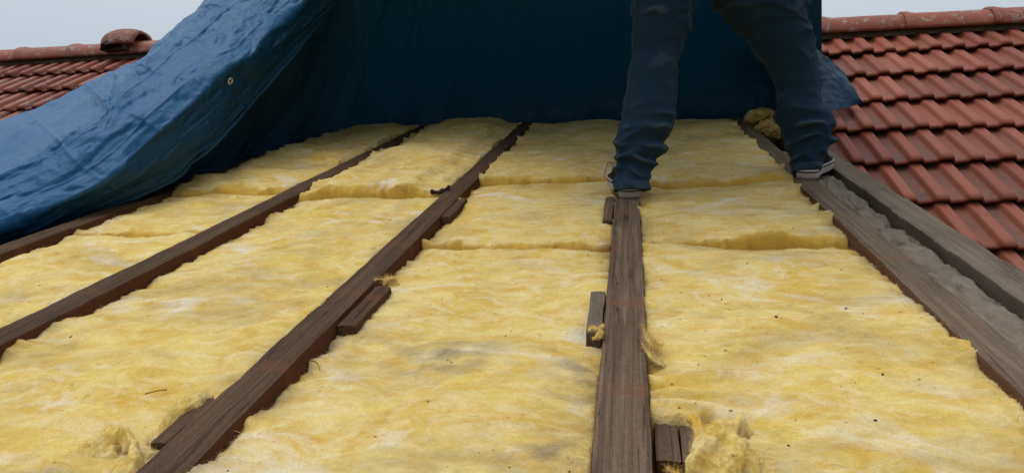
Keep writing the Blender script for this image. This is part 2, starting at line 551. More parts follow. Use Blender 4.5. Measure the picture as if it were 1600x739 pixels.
def timber(name, mat, u0, u1, s0, s1, ntop, nbot, seed, parent=None, ds=0.012, wob=0.0018, chip=0.003, sidef=1.0):
    """a sawn timber lying along the roof slope: rounded, worn arrises, slight bow, end caps"""
    k = 7
    us = np.linspace(0, 1, k)
    r = min(0.0022, (u1 - u0) * 0.1)
    prof = []
    nl = [nbot, nbot * .6 + ntop * .4, ntop - .03 if ntop - nbot > .05 else ntop - .4 * (ntop - nbot), ntop - .012 if ntop - nbot > .03 else ntop - .2 * (ntop - nbot)]
    for n in nl:
        prof.append((u0, n, 1))
    prof.append((u0 + r * .25, ntop - r * .3, .45))
    prof.append((u0 + r, ntop, 0))
    for x in us[1:-1]:
        prof.append((u0 + (u1 - u0) * x, ntop, 0))
    prof.append((u1 - r, ntop, 0))
    prof.append((u1 - r * .25, ntop - r * .3, .45))
    for n in nl[::-1]:
        prof.append((u1, n, 1))
    prof = np.array(prof)
    ns = max(6, int((s1 - s0) / ds))
    ss = np.linspace(s0, s1, ns)
    ss[[1, -2]] = ss[[0, -1]] + np.array([.002, -.002])
    uu = np.repeat(prof[None, :, 0], ns, 0)
    nn = np.repeat(prof[None, :, 1], ns, 0)
    sd = np.repeat(prof[None, :, 2], ns, 0)
    sg = np.repeat(ss[:, None], len(prof), 1)
    mid = (u0 + u1) / 2
    uu = uu + wob * fbm(sg * 2.2, 0 * sg, seed * 3.1, seed, 3)
    uu = uu + np.sign(uu - mid) * 0.0016 * fbm(sg * 14, nn * 20, uu * 3, seed + 3, 3)
    arris = np.exp(-((np.minimum(np.abs(uu - u0), np.abs(uu - u1)) / .012) ** 2)) * np.exp(-((nn - ntop) / .012) ** 2)
    ch = np.clip(fbm(sg * 9, np.sign(uu - mid) * 5 + 0 * sg, 1.7, seed + 9, 4), 0, 1)
    nn = nn - arris * (chip * ch + .0008) + .0007 * fbm(sg * 20, uu * 60, 0, seed + 5, 2)
    nn = nn + np.where(nn > ntop - .05, .0022 * fbm(sg * 1.7, 0 * sg, seed * 1.3, seed + 20, 2), 0)
    e = np.zeros(ns)
    e[[0, -1]] = 0.0025
    uu = uu - (uu - mid) / (u1 - u0) * 2 * e[:, None]
    V = R(uu, sg, nn).reshape(-1, 3)
    k = len(prof)
    f = []
    for a in range(ns - 1):
        for i in range(k):
            j = (i + 1) % k
            f.append((a * k + i, a * k + j, (a + 1) * k + j, (a + 1) * k + i))
    f.append(tuple(range(k))[::-1])
    f.append(tuple((ns - 1) * k + i for i in range(k)))
    rc = np.stack([uu, sg, nn], -1).reshape(-1, 3)
    sd = sd * sidef
    o = mesh_obj(name, V, f, mat, parent, R((u0 + u1) / 2, s0, nbot) if parent is None else None, {'side': sd}, True, rc)
    for q in list(o.data.polygons)[-2:]:
        q.use_smooth = False
    o.data.set_sharp_from_angle(angle=radians(33))
    return o


SB = -0.4
for key, mat, top, lab in (
    ('a', WOOD_DARK, 4.62, 'dark leftmost rafter running up under the edge of the blue tarp'),
    ('b', WOOD_DARK, 4.60, 'slim dark brown rafter with reddish side, between the two left insulation bays'),
    ('c', WOOD_DARK, 4.58, 'dark brown rafter crossing the lower left foreground, two blocks nailed to its right side'),
    ('d', WOOD_MID, 4.55, 'brown rafter in the middle foreground that the left shoe stands on'),
    ('e', WOOD_GREY, 4.45, 'grey brown rafter under the right shoe, edged by crumbling mortar'),
):
    c, w = RAFT[key]
    o = timber('rafter', mat, c - w / 2, c + w / 2, SB, top, 0.0, -0.16, ord(key))
    tag(o, lab, 'rafter', 'rafters of the opened roof')
    RAFT[key] = (c, w, o)

c, w = RAFT['f']
o = timber('verge_timber', WOOD_OLD, c - w / 2, c + w / 2, SB, 4.1, 0.004, -0.15, 77, chip=.007)
tag(o, 'old grey edge timber lying beside the red roof tiles', 'timber')

# blocks nailed to the rafters (they move with the rafter)
cu, cw, co = RAFT['c']
timber('block', WOOD_DARK, cu + cw / 2 + .002, cu + cw / 2 + .044, on_roof(540, 502)[1], on_roof(595, 441)[1], -.008, -.055, 31, co, sidef=.6)
timber('block', WOOD_DARK, cu + cw / 2 + .002, cu + cw / 2 + .036, on_roof(706, 337)[1], on_roof(733, 309)[1], -.004, -.055, 32, co, sidef=.6)
timber('block', WOOD_DARK, cu - cw / 2 - .028, cu - cw / 2 - .0005, on_roof(262, 690)[1], on_roof(322, 620)[1], -.0006, -.06, 33, co, sidef=.6)
cu, cw, co = RAFT['d']
timber('block', WOOD_MID, cu - cw / 2 - .034, cu - cw / 2 - .003, on_roof(950, 341)[1], on_roof(950, 304)[1], -.006, -.06, 34, co)
timber('block', WOOD_OLD, cu - cw / 2 - .036, cu - cw / 2 - .004, on_roof(935, 512)[1], on_roof(935, 448)[1], -.010, -.06, 35, co)

# crumbling mortar bedded between the last rafter and the edge timber
u0, u1 = RAFT['e'][0] + .0375, RAFT['f'][0] - .0455
nu, ns = 20, 420
uu, sg = np.meshgrid(np.linspace(u0, u1, nu), np.linspace(SB, 3.35, ns), indexing='ij')
nn = -.020 + .010 * fbm(uu * 25, sg * 12, 0, 3, 4) + .012 * np.clip(ridged(uu * 9, sg * 5, 0, 8, 3) - 1, -1, .6) - .012 * sstep(.8, 1.0, (uu - u0) / (u1 - u0) + .25 * fbm(sg * 7, 0 * sg, 0, 4, 3)) + .003 * fbm(uu * 90, sg * 90, 0, 41, 3)
nn = nn - .022 * sstep(.40, .55, fbm(sg * 3.3, uu * 7, 0, 40, 3)) - .010 * (np.abs(fbm(sg * 4, uu * 9, 0, 42, 2)) < .04)
V = R(uu, sg, nn)
Vb = R(uu, sg, np.full_like(nn, -.14))
f = grid_faces(nu, ns)
V2 = np.concatenate([V.reshape(-1, 3), Vb.reshape(-1, 3)])
rim = []
idx = np.arange(nu * ns).reshape(nu, ns)
for line in (idx[0], idx[-1][::-1], idx[:, 0][::-1], idx[:, -1]):
    for a, b in zip(line[:-1], line[1:]):
        rim.append((a, b, b + nu * ns, a + nu * ns))
fa = np.concatenate([f, f[:, ::-1] + nu * ns, np.array(rim)])
rc = np.concatenate([np.stack([uu, sg, nn], -1).reshape(-1, 3), np.stack([uu, sg, nn - .1], -1).reshape(-1, 3)])
o = mesh_obj('mortar_strip', V2, fa, M_MORTAR, None, None, None, True, rc)
tag(o, 'strip of crumbling grey mortar between the right rafter and the edge timber', 'mortar')

# boarding under the insulation
uu, sg = np.meshgrid([-2.9, .76], [SB, 4.75], indexing='ij')
Vt = R(uu, sg, np.full_like(uu, -.165)).reshape(-1, 3)
Vb = R(uu, sg, np.full_like(uu, -.185)).reshape(-1, 3)
o = mesh_obj('ceiling_boarding', np.concatenate([Vt, Vb]), [(0, 2, 3, 1), (4, 5, 7, 6), (0, 1, 5, 4), (2, 6, 7, 3), (0, 4, 6, 2), (1, 3, 7, 5)], M_DECK, smooth=False)
o['kind'] = 'structure'

# short boards exposed where the batt is torn away
s_a, s_b = on_roof(1050, 722, -.03)[1], on_roof(1050, 640, -.03)[1]
t = thing('nailing_board', R(.09, s_a, -.09), 'short brown board bridging from the middle rafter in the torn gap', 'board')
for ua, ub, sd in ((.030, .066, 51), (.0675, .155, 52)):
    timber('plank', WOOD_MID, ua, ub, s_a, s_b, -.028 - .001 * (sd - 51), -.075, sd, t, sidef=.7, chip=.003)


# ------------------------------------------------------------------ insulation
FUZZ = []


def strands(P, D, L, wdt, seg=4, droop=0.0, seed=0):
    """thin curved fibre ribbons rooted at P, setting out along D"""
    g = np.random.default_rng(seed)
    n = len(P)
    D = D / (np.linalg.norm(D, axis=1, keepdims=True) + 1e-9)
    side = np.cross(D, g.normal(size=(n, 3)))
    side /= np.linalg.norm(side, axis=1, keepdims=True) + 1e-9
    curl = g.normal(size=(n, 3)) * 0.55
    V = np.zeros((n, seg + 1, 2, 3))
    p = P.copy()
    d = D.copy()
    for k in range(seg + 1):
        w = wdt * (1 - .75 * k / seg)
        V[:, k, 0] = p - side * (w / 2)[:, None]
        V[:, k, 1] = p + side * (w / 2)[:, None]
        p = p + d * (L / seg)[:, None]
        d = d + curl * (1.1 / seg) - N * droop / seg
        d /= np.linalg.norm(d, axis=1, keepdims=True)
    V = V.reshape(-1, 3)
    b = (np.arange(n) * (seg + 1) * 2)[:, None] + (np.arange(seg) * 2)[None]
    b = b.ravel()
    return V, np.stack([b, b + 1, b + 3, b + 2], 1)


HEIGHTS = {}


def batt(key, u0, u1, s0, s1, n0, label, seed, front=0.03, back=0.03, du=.005, ds=.006, extra=None, puff=1.0, grime=None, fuzz=3500, mat=0, edge=.007):
    nu, ns = int((u1 - u0) / du), int((s1 - s0) / ds)
    a = np.linspace(0, 1, nu)
    b = np.linspace(0, 1, ns)
    A, B = np.meshgrid(a, b, indexing='ij')
    uu = u0 + (u1 - u0) * A
    sg = s0 + (s1 - s0) * B
    # ragged cut ends
    wa = .026 * fbm(uu * 6, 0 * uu, seed * .7, seed, 5) + .010 * np.clip(fbm(uu * 30, 0 * uu, seed, seed + 70, 3), 0, 1)
    wb = .020 * fbm(uu * 5, 0 * uu, seed * .7 + 5, seed + 1, 4)
    sg = sg + wa * np.exp(-(sg - s0) / .08) + wb * np.exp(-(s1 - sg) / .08)
    sg = np.minimum(sg, s1 + .03)
    nn = n0 + puff * (.016 * fbm(uu * 2.6, sg * 3.4, seed, seed, 3) + .0062 * fbm(uu * 7, sg * 16, seed, seed + 4, 3)
                      + .0020 * fbm(uu * 28, sg * 60, seed, seed + 8, 3) + .0016 * fbm(uu * 90, sg * 190, 0, seed + 9, 2))
    cre = np.clip(ridged(uu * 2.2 + .3 * fbm(uu * 6, sg * 6, 0, seed + 2, 2), sg * 8.5, seed, seed + 17, 2) - 1.1, 0, 1)
    nn = nn - puff * .010 * cre
    # tucked down beside the rafters
    el = .3 + 1.6 * np.clip(.5 + 1.3 * fbm(sg * 7, 0 * sg, seed, seed + 30, 4), 0, 1.4)
    er = .3 + 1.6 * np.clip(.5 + 1.3 * fbm(sg * 7, 0 * sg, seed, seed + 31, 4), 0, 1.4)
    nn = nn - edge * el * np.exp(-(uu - u0) / .022) - edge * er * np.exp(-(u1 - uu) / .022)
    lump = sstep(-.1, .9, fbm(sg * 10, uu * 5, seed, seed + 95, 3))
    sidew = np.exp(-(uu - u0) / .016) + np.exp(-(u1 - uu) / .016)
    nn = nn + sidew * (.019 * lump + .004 * fbm(sg * 60, uu * 60, seed, seed + 96, 3))
    uu = uu + (np.exp(-(u1 - uu) / .012) - np.exp(-(uu - u0) / .012)) * .010 * lump
    front = front * np.clip(.9 + 1.5 * fbm(uu * 7, 0 * uu, seed, seed + 90, 4), .3, 2.4)
    x = np.clip((sg - s0 - wa) / front, 0, 1)
    y = np.clip((s1 + wb - sg) / back, 0, 1)
    nn = nn - .060 * (1 - np.sqrt(1 - (1 - x) ** 2)) - .022 * (1 - np.sqrt(1 - (1 - y) ** 2)) - .012 * np.exp(-(sg - s0 - wa) / .10) * np.clip(fbm(uu * 6, 0 * uu, seed, seed + 91, 4) + .3, 0, 1.5)
    nn = nn + np.exp(-((sg - s0 - wa) / .035) ** 2) * (.012 * fbm(uu * 16, sg * 22, seed, seed + 80, 4) + .005 * ridged(uu * 40, sg * 60, seed, seed + 81, 2) - .005)
    fresh = np.clip(1.3 * (1 - x) ** 0.6 + .5 * fbm(uu * 14, sg * 40, seed, seed + 82, 3) * (x < .98), 0, 1) * .95 + np.clip(1 - y, 0, 1) * .5
    fresh = fresh + .55 * cre * (cre > .12)
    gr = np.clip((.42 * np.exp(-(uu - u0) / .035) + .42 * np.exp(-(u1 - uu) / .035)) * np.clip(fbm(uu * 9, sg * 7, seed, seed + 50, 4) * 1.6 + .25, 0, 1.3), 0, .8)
    if grime is not None:
        gr = np.clip(gr + grime(uu, sg), 0, .85)
    if extra is not None:
        nn, fresh = extra(uu, sg, nn, fresh)
    fresh = np.clip(fresh, 0, 1)
    top = R(uu, sg, nn)
    idx = np.arange(nu * ns).reshape(nu, ns)
    loop = np.concatenate([idx[:, 0], idx[-1, 1:], idx[::-1, -1][1:], idx[0, ::-1][1:-1]])
    V = [top.reshape(-1, 3)]
    RC = [np.stack([uu, sg, nn], -1).reshape(-1, 3)]
    FR = [fresh.ravel()]
    GR = [gr.ravel()]
    F = [grid_faces(nu, ns)]
    lu, ls, ln = uu.ravel()[loop], sg.ravel()[loop], nn.ravel()[loop]
    prev = loop
    off = nu * ns
    steps = 5
    for k in range(1, steps + 1):
        t = k / steps
        n2 = ln + (-.158 - ln) * t
        j = .006 * fbm(lu * 20, ls * 20, n2 * 60, seed + 60, 3)
        cu_, cs_ = (u0 + u1) / 2, (s0 + s1) / 2
        u2 = lu + np.where(np.abs(ls - cs_) < (s1 - s0) / 2 - .04, np.sign(lu - cu_) * .003, 0)
        s2 = ls + j * (np.abs(ls - cs_) > (s1 - s0) / 2 - .05)
        V.append(R(u2, s2, n2))
        RC.append(np.stack([u2, s2, n2 * 3], -1))
        FR.append(np.full(len(loop), .9))
        GR.append(np.full(len(loop), .05))
        cur = off + np.arange(len(loop))
        F.append(np.stack([prev, cur, np.roll(cur, -1), np.roll(prev, -1)], 1))
        prev = cur
        off += len(loop)
    o = mesh_obj('insulation_batt', np.concatenate(V), np.concatenate(F), M_WOOLS[mat], None, R((u0 + u1) / 2, s0, -.158),
                 {'fresh': np.concatenate(FR), 'grime': np.concatenate(GR)}, True, np.concatenate(RC))
    tag(o, label, 'insulation', 'yellow glass wool batts between the rafters')
    # loose fibres standing off the surface and along the edges
    fuzz = int(fuzz * 2.6)
    if fuzz:
        g = np.random.default_rng(seed)
        nrm = normals_of(top)
        i1 = g.integers(0, nu, fuzz // 2)
        j1 = g.integers(0, ns, fuzz // 2)
        q = fuzz // 2
        ed = g.integers(0, 10, q)
        i2 = np.where(ed < 4, g.integers(0, 7, q), np.where(ed < 8, nu - 1 - g.integers(0, 7, q), g.integers(0, nu, q)))
        j2 = np.where(ed < 8, g.integers(0, ns, q), np.where(ed < 9, g.integers(0, 7, q), ns - 1 - g.integers(0, 5, q)))
        I, J = np.r_[i1, i2], np.r_[j1, j2]
        big_ = g.random(fuzz) < .035
        P = top[I, J]
        nv = nrm[I, J]
        nv = np.where((nv @ N)[:, None] < 0, -nv, nv)
        lat = np.outer(g.normal(size=fuzz) * 1.1, U) + np.outer(g.normal(size=fuzz) * .6, S)
        D = nv * np.r_[np.full(fuzz // 2, .22), np.full(q, .8)][:, None] + lat
        L = np.r_[g.uniform(.008, .026, fuzz // 2), g.uniform(.003, .011, q)]
        L = np.where(big_, L * 1.7, L)
        v, f = strands(P - nv * .001, D, L, np.where(big_, .0009, g.uniform(.0002, .0005, fuzz)), 4, .5, seed)
        rcs = np.repeat(np.stack([uu[I, J], sg[I, J], nn[I, J]], 1), 10, 0)
        fx = mesh_obj('loose_fibres', v, f, M_WOOLS[mat], o, None, {'fresh': np.repeat(fresh[I, J] * .5, 10), 'grime': np.repeat(gr[I, J], 10)}, True, rcs)
        fx['kind'] = 'stuff'
    HEIGHTS[key] = (uu, sg, nn)
    return o


def ex_step(uc0, uc1, amp):
    def f(u, s, n, fr):
        return n + amp * sstep(uc0, uc0 + .08, u) * (1 - sstep(uc1 - .08, uc1, u)), fr
    return f


def ex_b3_mid(u, s, n, fr):        # lifted lip above the open joint
    k = np.clip(1 - np.abs(u - .335) / .19, 0, 1) ** .6
    e = np.exp(-(s - 1.93) / .11)
    return n + .020 * k * e, fr


def ex_b3_front(u, s, n, fr):      # torn-away corner at the middle rafter + ripples above it
    lim = .125 + .030 * fbm(s * 22, u * 7, 0, 71, 3) - .02
    sl = .985 + .015 * fbm(u * 30, 0 * u, 3, 72, 3)
    k = (1 - sstep(lim - .012, lim + .006, u)) * (1 - sstep(sl - .008, sl + .010, s))
    rp = np.exp(-((s - 1.07) / .075) ** 2) * (1 - sstep(.10, .34, u))
    n2 = n + rp * (.020 * np.sin((s - 1.0) * 120 + 3 * fbm(u * 9, s * 9, 0, 73, 3)) * .5 + .008)
    lip = np.exp(-((s - 1.93) / .05) ** 2) * np.clip(1 - np.abs(u - .335) / .19, 0, 1) ** .5
    n2 = n2 - .022 * lip
    n2 = n2 - k * .10
    fr = np.clip(fr + .9 * k + .45 * rp * (np.sin((s - 1.0) * 120 + 3 * fbm(u * 9, s * 9, 0, 73, 3)) < -.2) + .7 * lip * (s > 1.905), 0, 1)
    return n2, fr


def ex_b2(u, s, n, fr):
    return n - .018 * sstep(.95, 1.28, s) - .005 * sstep(1.4, 1.9, s), fr


def ex_b1(u, s, n, fr):
    return n - .012 * sstep(.9, 1.5, s) * (1 - sstep(-1.25, -1.0, u)), fr


def grime_b2(u, s):
    x = np.exp(-(((u + .36) / .13) ** 2 + ((s - 1.20) / .10) ** 2)) * .75 + np.exp(-(((u + .09) / .07) ** 2 + ((s - 1.12) / .12) ** 2)) * .7
    x = x + np.exp(-(((u + .12) / .10) ** 2 + ((s - .86) / .07) ** 2)) * .65 + np.exp(-(((u + .30) / .08) ** 2 + ((s - .84) / .05) ** 2)) * .35
    return x * np.clip(.60 + 1.3 * fbm(u * 13, s * 18, 0, 81, 5), 0, 1.2)


def grime_b1(u, s):
    x = np.exp(-(((u + .74) / .05) ** 2 + ((s - .98) / .12) ** 2)) * .6
    return x * np.clip(.5 + 1.1 * fbm(u * 13, s * 22, 0, 82, 4), 0, 1.2)


e = {k: (v[0] - v[1] / 2, v[0] + v[1] / 2) for k, v in RAFT.items()}
batt('a0', -2.62, e['a'][0] - .003, 2.55, 4.60, -.015, 'dim batt beyond the leftmost rafter, half hidden under the tarp', 101, .05, .03, .01, .012, None, 1.6, None, 800, 1)
batt('b0f', e['a'][1] + .003, e['b'][0] - .003, SB, 2.075, -.018, 'front batt of the leftmost visible bay, cut off by the frame', 102, .03, .02, .0055, .0065, None, 1.0, None, 4000, 0)
batt('b0m', e['a'][1] + .003, e['b'][0] - .003, 2.07, 2.66, -.016, 'short middle batt of the leftmost bay, close to the tarp edge', 103, .03, .03, .006, .006, None, 1.0, None, 2500, 2)
batt('b0r', e['a'][1] + .003, e['b'][0] - .003, 2.645, 4.60, .016, 'thick humped batt of the leftmost bay running back under the tarp', 104, .06, .03, .007, .007, None, 1.7, None, 3000, 1)
batt('b1f', e['b'][1] + .003, e['c'][0] - .003, SB, 2.565, -.018, 'long pale yellow batt left of the foreground dark rafter', 105, .03, .02, .005, .006, ex_b1, 1.0, grime_b1, 9000, 1)
batt('b1r', e['b'][1] + .003, e['c'][0] - .003, 2.55, 4.57, .006, 'raised batt with torn orange front edge and dark moss clump at its corner', 106, .05, .03, .006, .006, ex_step(-1.27, -.78, .026), 1.3, None, 4000, 3)
batt('b2f', e['c'][1] + .003, e['d'][0] - .003, SB, 1.945, -.013, 'large grime stained batt in the centre foreground', 107, .02, .012, .0045, .005, ex_b2, 1.0, grime_b2, 12000, 2)
batt('b2m', e['c'][1] + .003, e['d'][0] - .003, 1.939, 2.80, -.022, 'short flat batt in the centre bay between its two joints', 108, .022, .03, .0055, .0055, None, .9, None, 4000, 0)
batt('b2r', e['c'][1] + .003, e['d'][0] - .003, 2.785, 4.52, .000, 'rear batt of the centre bay, left of the left shoe, with torn amber edge', 109, .04, .03, .006, .006, None, 1.1, None, 4000, 3)
batt('b3f', e['d'][1] + .003, e['e'][0] - .003, SB, 1.915, -.016, 'large pale batt in the right foreground with a torn corner by the board', 110, .03, .02, .0045, .005, ex_b3_front, 1.0, None, 12000, 3)
batt('b3m', e['d'][1] + .003, e['e'][0] - .003, 1.918, 2.64, -.012, 'short batt between the two shoes with a gaping joint below it', 111, .022, .03, .005, .005, ex_b3_mid, .9, None, 5000, 1)
batt('b3r', e['d'][1] + .003, e['e'][0] - .003, 2.625, 4.36, .010, 'rear batt of the right bay, lying between the worker\'s legs', 112, .05, .03, .006, .006, None, 1.2, None, 4000, 0)


def scrap(name, label, blobs, seed, voxel, amp, mat, stretch=(1, 1, 1), freshv=.3, fuzz=1500, grimev=0.0, fl=1.0):
    """torn lump of wool grown from overlapping blobs"""
    fuzz = int(fuzz * 2.5)
    mat_ = M_WOOLS[mat] if isinstance(mat, int) else mat
    v, n, f = remesh([sphere(*q) if len(q[0]) == 3 and not isinstance(q[1], list) else q for q in blobs], voxel)
    q = v * np.array(stretch)
    d = amp * (1.2 * fbm(q[:, 0] * 14, q[:, 1] * 14, q[:, 2] * 14, seed, 3) - .7 * (1 - ridged(q[:, 0] * 30, q[:, 1] * 30, q[:, 2] * 30, seed + 5, 3)) + .55 * fbm(q[:, 0] * 110, q[:, 1] * 110, q[:, 2] * 80, seed + 7, 3))
    v2 = v + n * d[:, None]
    fr = np.clip(freshv - d / amp * .28, 0, 1)
    rel = v - ORG
    rc = np.stack([rel @ U, rel @ S, rel @ N], 1)
    o = mesh_obj(name, v2, f, mat_, None, None, {'fresh': fr, 'grime': np.full(len(v), grimev)}, True, rc)
    tag(o, label, 'insulation')
    g = np.random.default_rng(seed)
    I = g.integers(0, len(v), fuzz)
    zt = np.array([0, 0, 1.0]) - n[I] * n[I][:, 2:3]
    vv, ff = strands(v2[I] - n[I] * .001, n[I] * .30 + zt * .9 + g.normal(size=(fuzz, 3)) * .45, g.uniform(.006, .022, fuzz) * fl, g.uniform(.0002, .0006, fuzz), 4, .4, seed)
    fx = mesh_obj('loose_fibres', vv, ff, mat_, o, None, {'fresh': np.repeat(fr[I] * .2, 10), 'grime': np.repeat(np.full(fuzz, grimev), 10)}, True, np.repeat(rc[I], 10, 0))
    fx['kind'] = 'stuff'
    return o


def blob_px(px, py, z, r):
    return (W(px, py, z), r)


def tongue(pts_, wid, thk, roll=0.0, k=22):
    """tapering curled strip of wool"""
    P = catmull(pts(pts_), 26)
    t = np.linspace(0, 1, 26)
    wd = np.interp(t, np.linspace(0, 1, len(wid)), wid)
    tk = np.interp(t, np.linspace(0, 1, len(thk)), thk)
    rings = []
    for i, p in enumerate(P):
        d = P[min(i + 1, 25)] - P[max(i - 1, 0)]
        d = d / np.linalg.norm(d)
        r = RIGHT * cos(roll) + FWD * sin(roll)
        a_ = r - d * (r @ d)
        a_ /= np.linalg.norm(a_)
        b_ = np.cross(d, a_)
        q = np.arange(k) * 2 * pi / k
        rings.append(p + np.outer(np.cos(q) * wd[i], a_) + np.outer(np.sin(q) * tk[i], b_))
    return loft(rings)


def pts(l):
    return np.array([W(*p) for p in l])


# the torn tuft curling up beside the board, bottom right of centre
sh = [tongue([(1095, 790, .90), (1100, 730, .90), (1112, 690, .92), (1135, 666, .94), (1158, 668, .95), (1172, 682, .95)], [.036, .030, .022, .020, .016, .008], [.016, .014, .011, .009, .009, .006], .3),
      tongue([(1086, 790, .90), (1096, 735, .92), (1100, 690, .95), (1092, 664, .98), (1078, 647, 1.0)], [.022, .017, .014, .012, .007], [.014, .012, .010, .008, .005], -.4),
      tongue([(1150, 790, .90), (1160, 740, .92), (1168, 712, .94), (1160, 696, .95)], [.030, .022, .016, .008], [.018, .014, .011, .008], .2),
      tongue([(1125, 790, .88), (1135, 740, .89), (1142, 705, .91), (1150, 684, .93)], [.030, .022, .017, .010], [.016, .013, .010, .007], .1),
      tongue([(1060, 790, .90), (1062, 752, .91), (1052, 738, .92), (1040, 733, .925)], [.016, .012, .010, .006], [.012, .010, .008, .006], 0),
      tongue([(1190, 790, .92), (1200, 745, .95), (1190, 722, .97)], [.030, .022, .012], [.02, .016, .012], .2)]
scrap('insulation_tuft', 'torn curling tuft of wool beside the short board, bottom right of centre', sh, 201, .0021, .0052, M_TORN, (1, 1, .26), .04, 3000, 0.0, .8)
# the torn flap at the bottom-left corner
sh = [tongue([(158, 790, 1.05), (160, 735, 1.06), (163, 695, 1.08), (180, 676, 1.09), (196, 686, 1.09), (200, 705, 1.08)], [.030, .026, .022, .016, .012, .008], [.013, .011, .009, .008, .008, .006], .1),
      tongue([(205, 790, 1.02), (212, 740, 1.04), (211, 705, 1.06), (202, 682, 1.08)], [.012, .010, .008, .005], [.02, .018, .014, .008], .2),
      tongue([(120, 790, 1.05), (118, 735, 1.07), (128, 705, 1.09), (145, 698, 1.10)], [.03, .026, .02, .01], [.018, .016, .012, .008], 0),
      tongue([(60, 790, 1.04), (70, 740, 1.07), (90, 722, 1.09)], [.04, .03, .015], [.02, .016, .012], 0),
      tongue([(185, 790, 1.0), (188, 750, 1.02), (186, 728, 1.04)], [.02, .016, .01], [.012, .01, .008], 0)]
scrap('insulation_tuft', 'torn standing flap of wool in the bottom left corner', sh, 202, .0022, .0046, M_TORN, (1, 1, .26), .12, 2000, 0.0, .8)
# dirty fold pushed up against the dark rafter
bl = []
for px, py, z, r in ((300, 634, 1.19, (.020, .03, .016)), (280, 650, 1.17, (.016, .03, .020)), (268, 668, 1.15, (.016, .03, .020)), (250, 690, 1.12, (.018, .03, .018)), (238, 712, 1.09, (.016, .03, .016)), (315, 626, 1.21, (.016, .03, .012))):
    bl.append(blob_px(px, py, z, r))
scrap('insulation_fold', 'dusty grey fold of wool pushed up against the foreground dark rafter', bl, 203, .0030, .005, 1, (1, 1, .5), .05, 500, .12)
# crumpled piece behind the right leg
bl = []
for px, py, z, r in ((1175, 186, 4.0, (.05, .05, .035)), (1195, 182, 3.95, (.06, .06, .04)), (1195, 202, 3.75, (.055, .06, .04)), (1212, 208, 3.65, (.05, .06, .035)), (1218, 188, 3.8, (.05, .06, .04))):
    bl.append(blob_px(px, py, z, r))
scrap('insulation_scrap', 'crumpled scrap of wool lying behind the right leg', bl, 204, .007, .016, 0, (1, 1, 1), .35, 900)
# white wisp beside the block
sh = [tongue([(600, 446, 1.66), (604, 437, 1.655), (612, 435, 1.66), (620, 440, 1.67)], [0.0030, 0.0067, 0.0075, 0.0030], [0.0018, 0.0036, 0.0036, 0.0012], .2),
      tongue([(584, 438, 1.655), (593, 436, 1.655), (603, 439, 1.66)], [0.0011, 0.0019, 0.0023], [0.0009, 0.0012, 0.0012], .9),
      tongue([(606, 446, 1.66), (614, 444, 1.66), (625, 445, 1.67)], [0.0037, 0.0067, 0.0023], [0.0024, 0.0036, 0.0012], .5)]
scrap('wool_wisp', 'small whitish wisp of wool at the top end of the lower block', sh, 205, .0009, .0012, M_TORN, (1, 1, 1), -.3, 400, 0, .7)
sh = [tongue([(1003, 508, 1.33), (1008, 522, 1.32), (1016, 536, 1.30), (1032, 552, 1.29)], [0.0011, 0.0030, 0.0053, 0.0030], [0.0009, 0.0018, 0.0024, 0.0012], .2),
      tongue([(1003, 536, 1.29), (1010, 548, 1.28), (1020, 560, 1.27), (1038, 572, 1.26)], [0.0011, 0.0037, 0.0060, 0.0030], [0.0009, 0.0018, 0.0030, 0.0012], .2),
      tongue([(1012, 520, 1.325), (1022, 534, 1.31), (1036, 541, 1.30)], [0.0023, 0.0045, 0.0023], [0.0012, 0.0024, 0.0012], .5)]
scrap('wool_wisp', 'pale wisp of wool clinging to the right side of the middle rafter', sh, 206, .0009, .0012, M_TORN, (1, 1, .5), -.3, 700, 0, .9)
sh = [tongue([(944, 508, 1.35), (935, 514, 1.345), (925, 512, 1.35), (920, 517, 1.34)], [0.0030, 0.0053, 0.0045, 0.0015], [0.0018, 0.0030, 0.0024, 0.0012], .3),
      tongue([(940, 516, 1.34), (934, 527, 1.33), (926, 529, 1.33)], [0.0045, 0.0060, 0.0023], [0.0024, 0.0030, 0.0012], .3)]
scrap('wool_wisp', 'dirty wisp of wool below the grey block on the middle rafter', sh, 207, .0009, .0012, 2, (1, 1, 1), 0, 160, .12, .6)

# ------------------------------------------------------------------ debris on the wool
def chip(c, size, g):
    k = 6
    a = np.sort(g.uniform(0, 2 * pi, k))
    ax = g.normal(size=3)
    ax -= N * (ax @ N)
    ax /= np.linalg.norm(ax)
    ay = np.cross(N, ax)
    el = g.uniform(.35, 1)
    rad = size * g.uniform(.6, 1.1, k)
    ring = c + np.outer(np.cos(a) * rad, ax) + np.outer(np.sin(a) * rad * el, ay)
    top = ring * .6 + c * .4 + N * size * g.uniform(.3, .7)
    v = np.concatenate([ring - N * size * .2, top])
    f = [tuple(range(k, 2 * k))] + [(i, (i + 1) % k, k + (i + 1) % k, k + i) for i in range(k)]
    return v, f


g = np.random.default_rng(5)
vs, fs, off = [], [], 0
for key, cnt in (('b0f', 16), ('b0m', 8), ('b1f', 40), ('b1r', 14), ('b2f', 60), ('b2m', 20), ('b2r', 8), ('b3f', 60), ('b3m', 26), ('b3r', 8)):
    uu, sg, nn = HEIGHTS[key]
    for _ in range(cnt):
        i, j = g.integers(6, uu.shape[0] - 6), g.integers(8, uu.shape[1] - 8)
        if sg[i, j] < .6:
            continue
        v, f = chip(R(uu[i, j], sg[i, j], nn[i, j]), g.choice([.0012, .002, .003, .0045], p=[.4, .35, .18, .07]), g)
        vs.append(v)
        fs += [tuple(x + off for x in q) for q in f]
        off += len(v)
o = mesh_obj('debris_specks', np.concatenate(vs), fs, M_DIRT_SHADE, smooth=False)
o['kind'] = 'stuff'
o['label'] = 'scattered dark specks of grit and bark on the yellow wool'

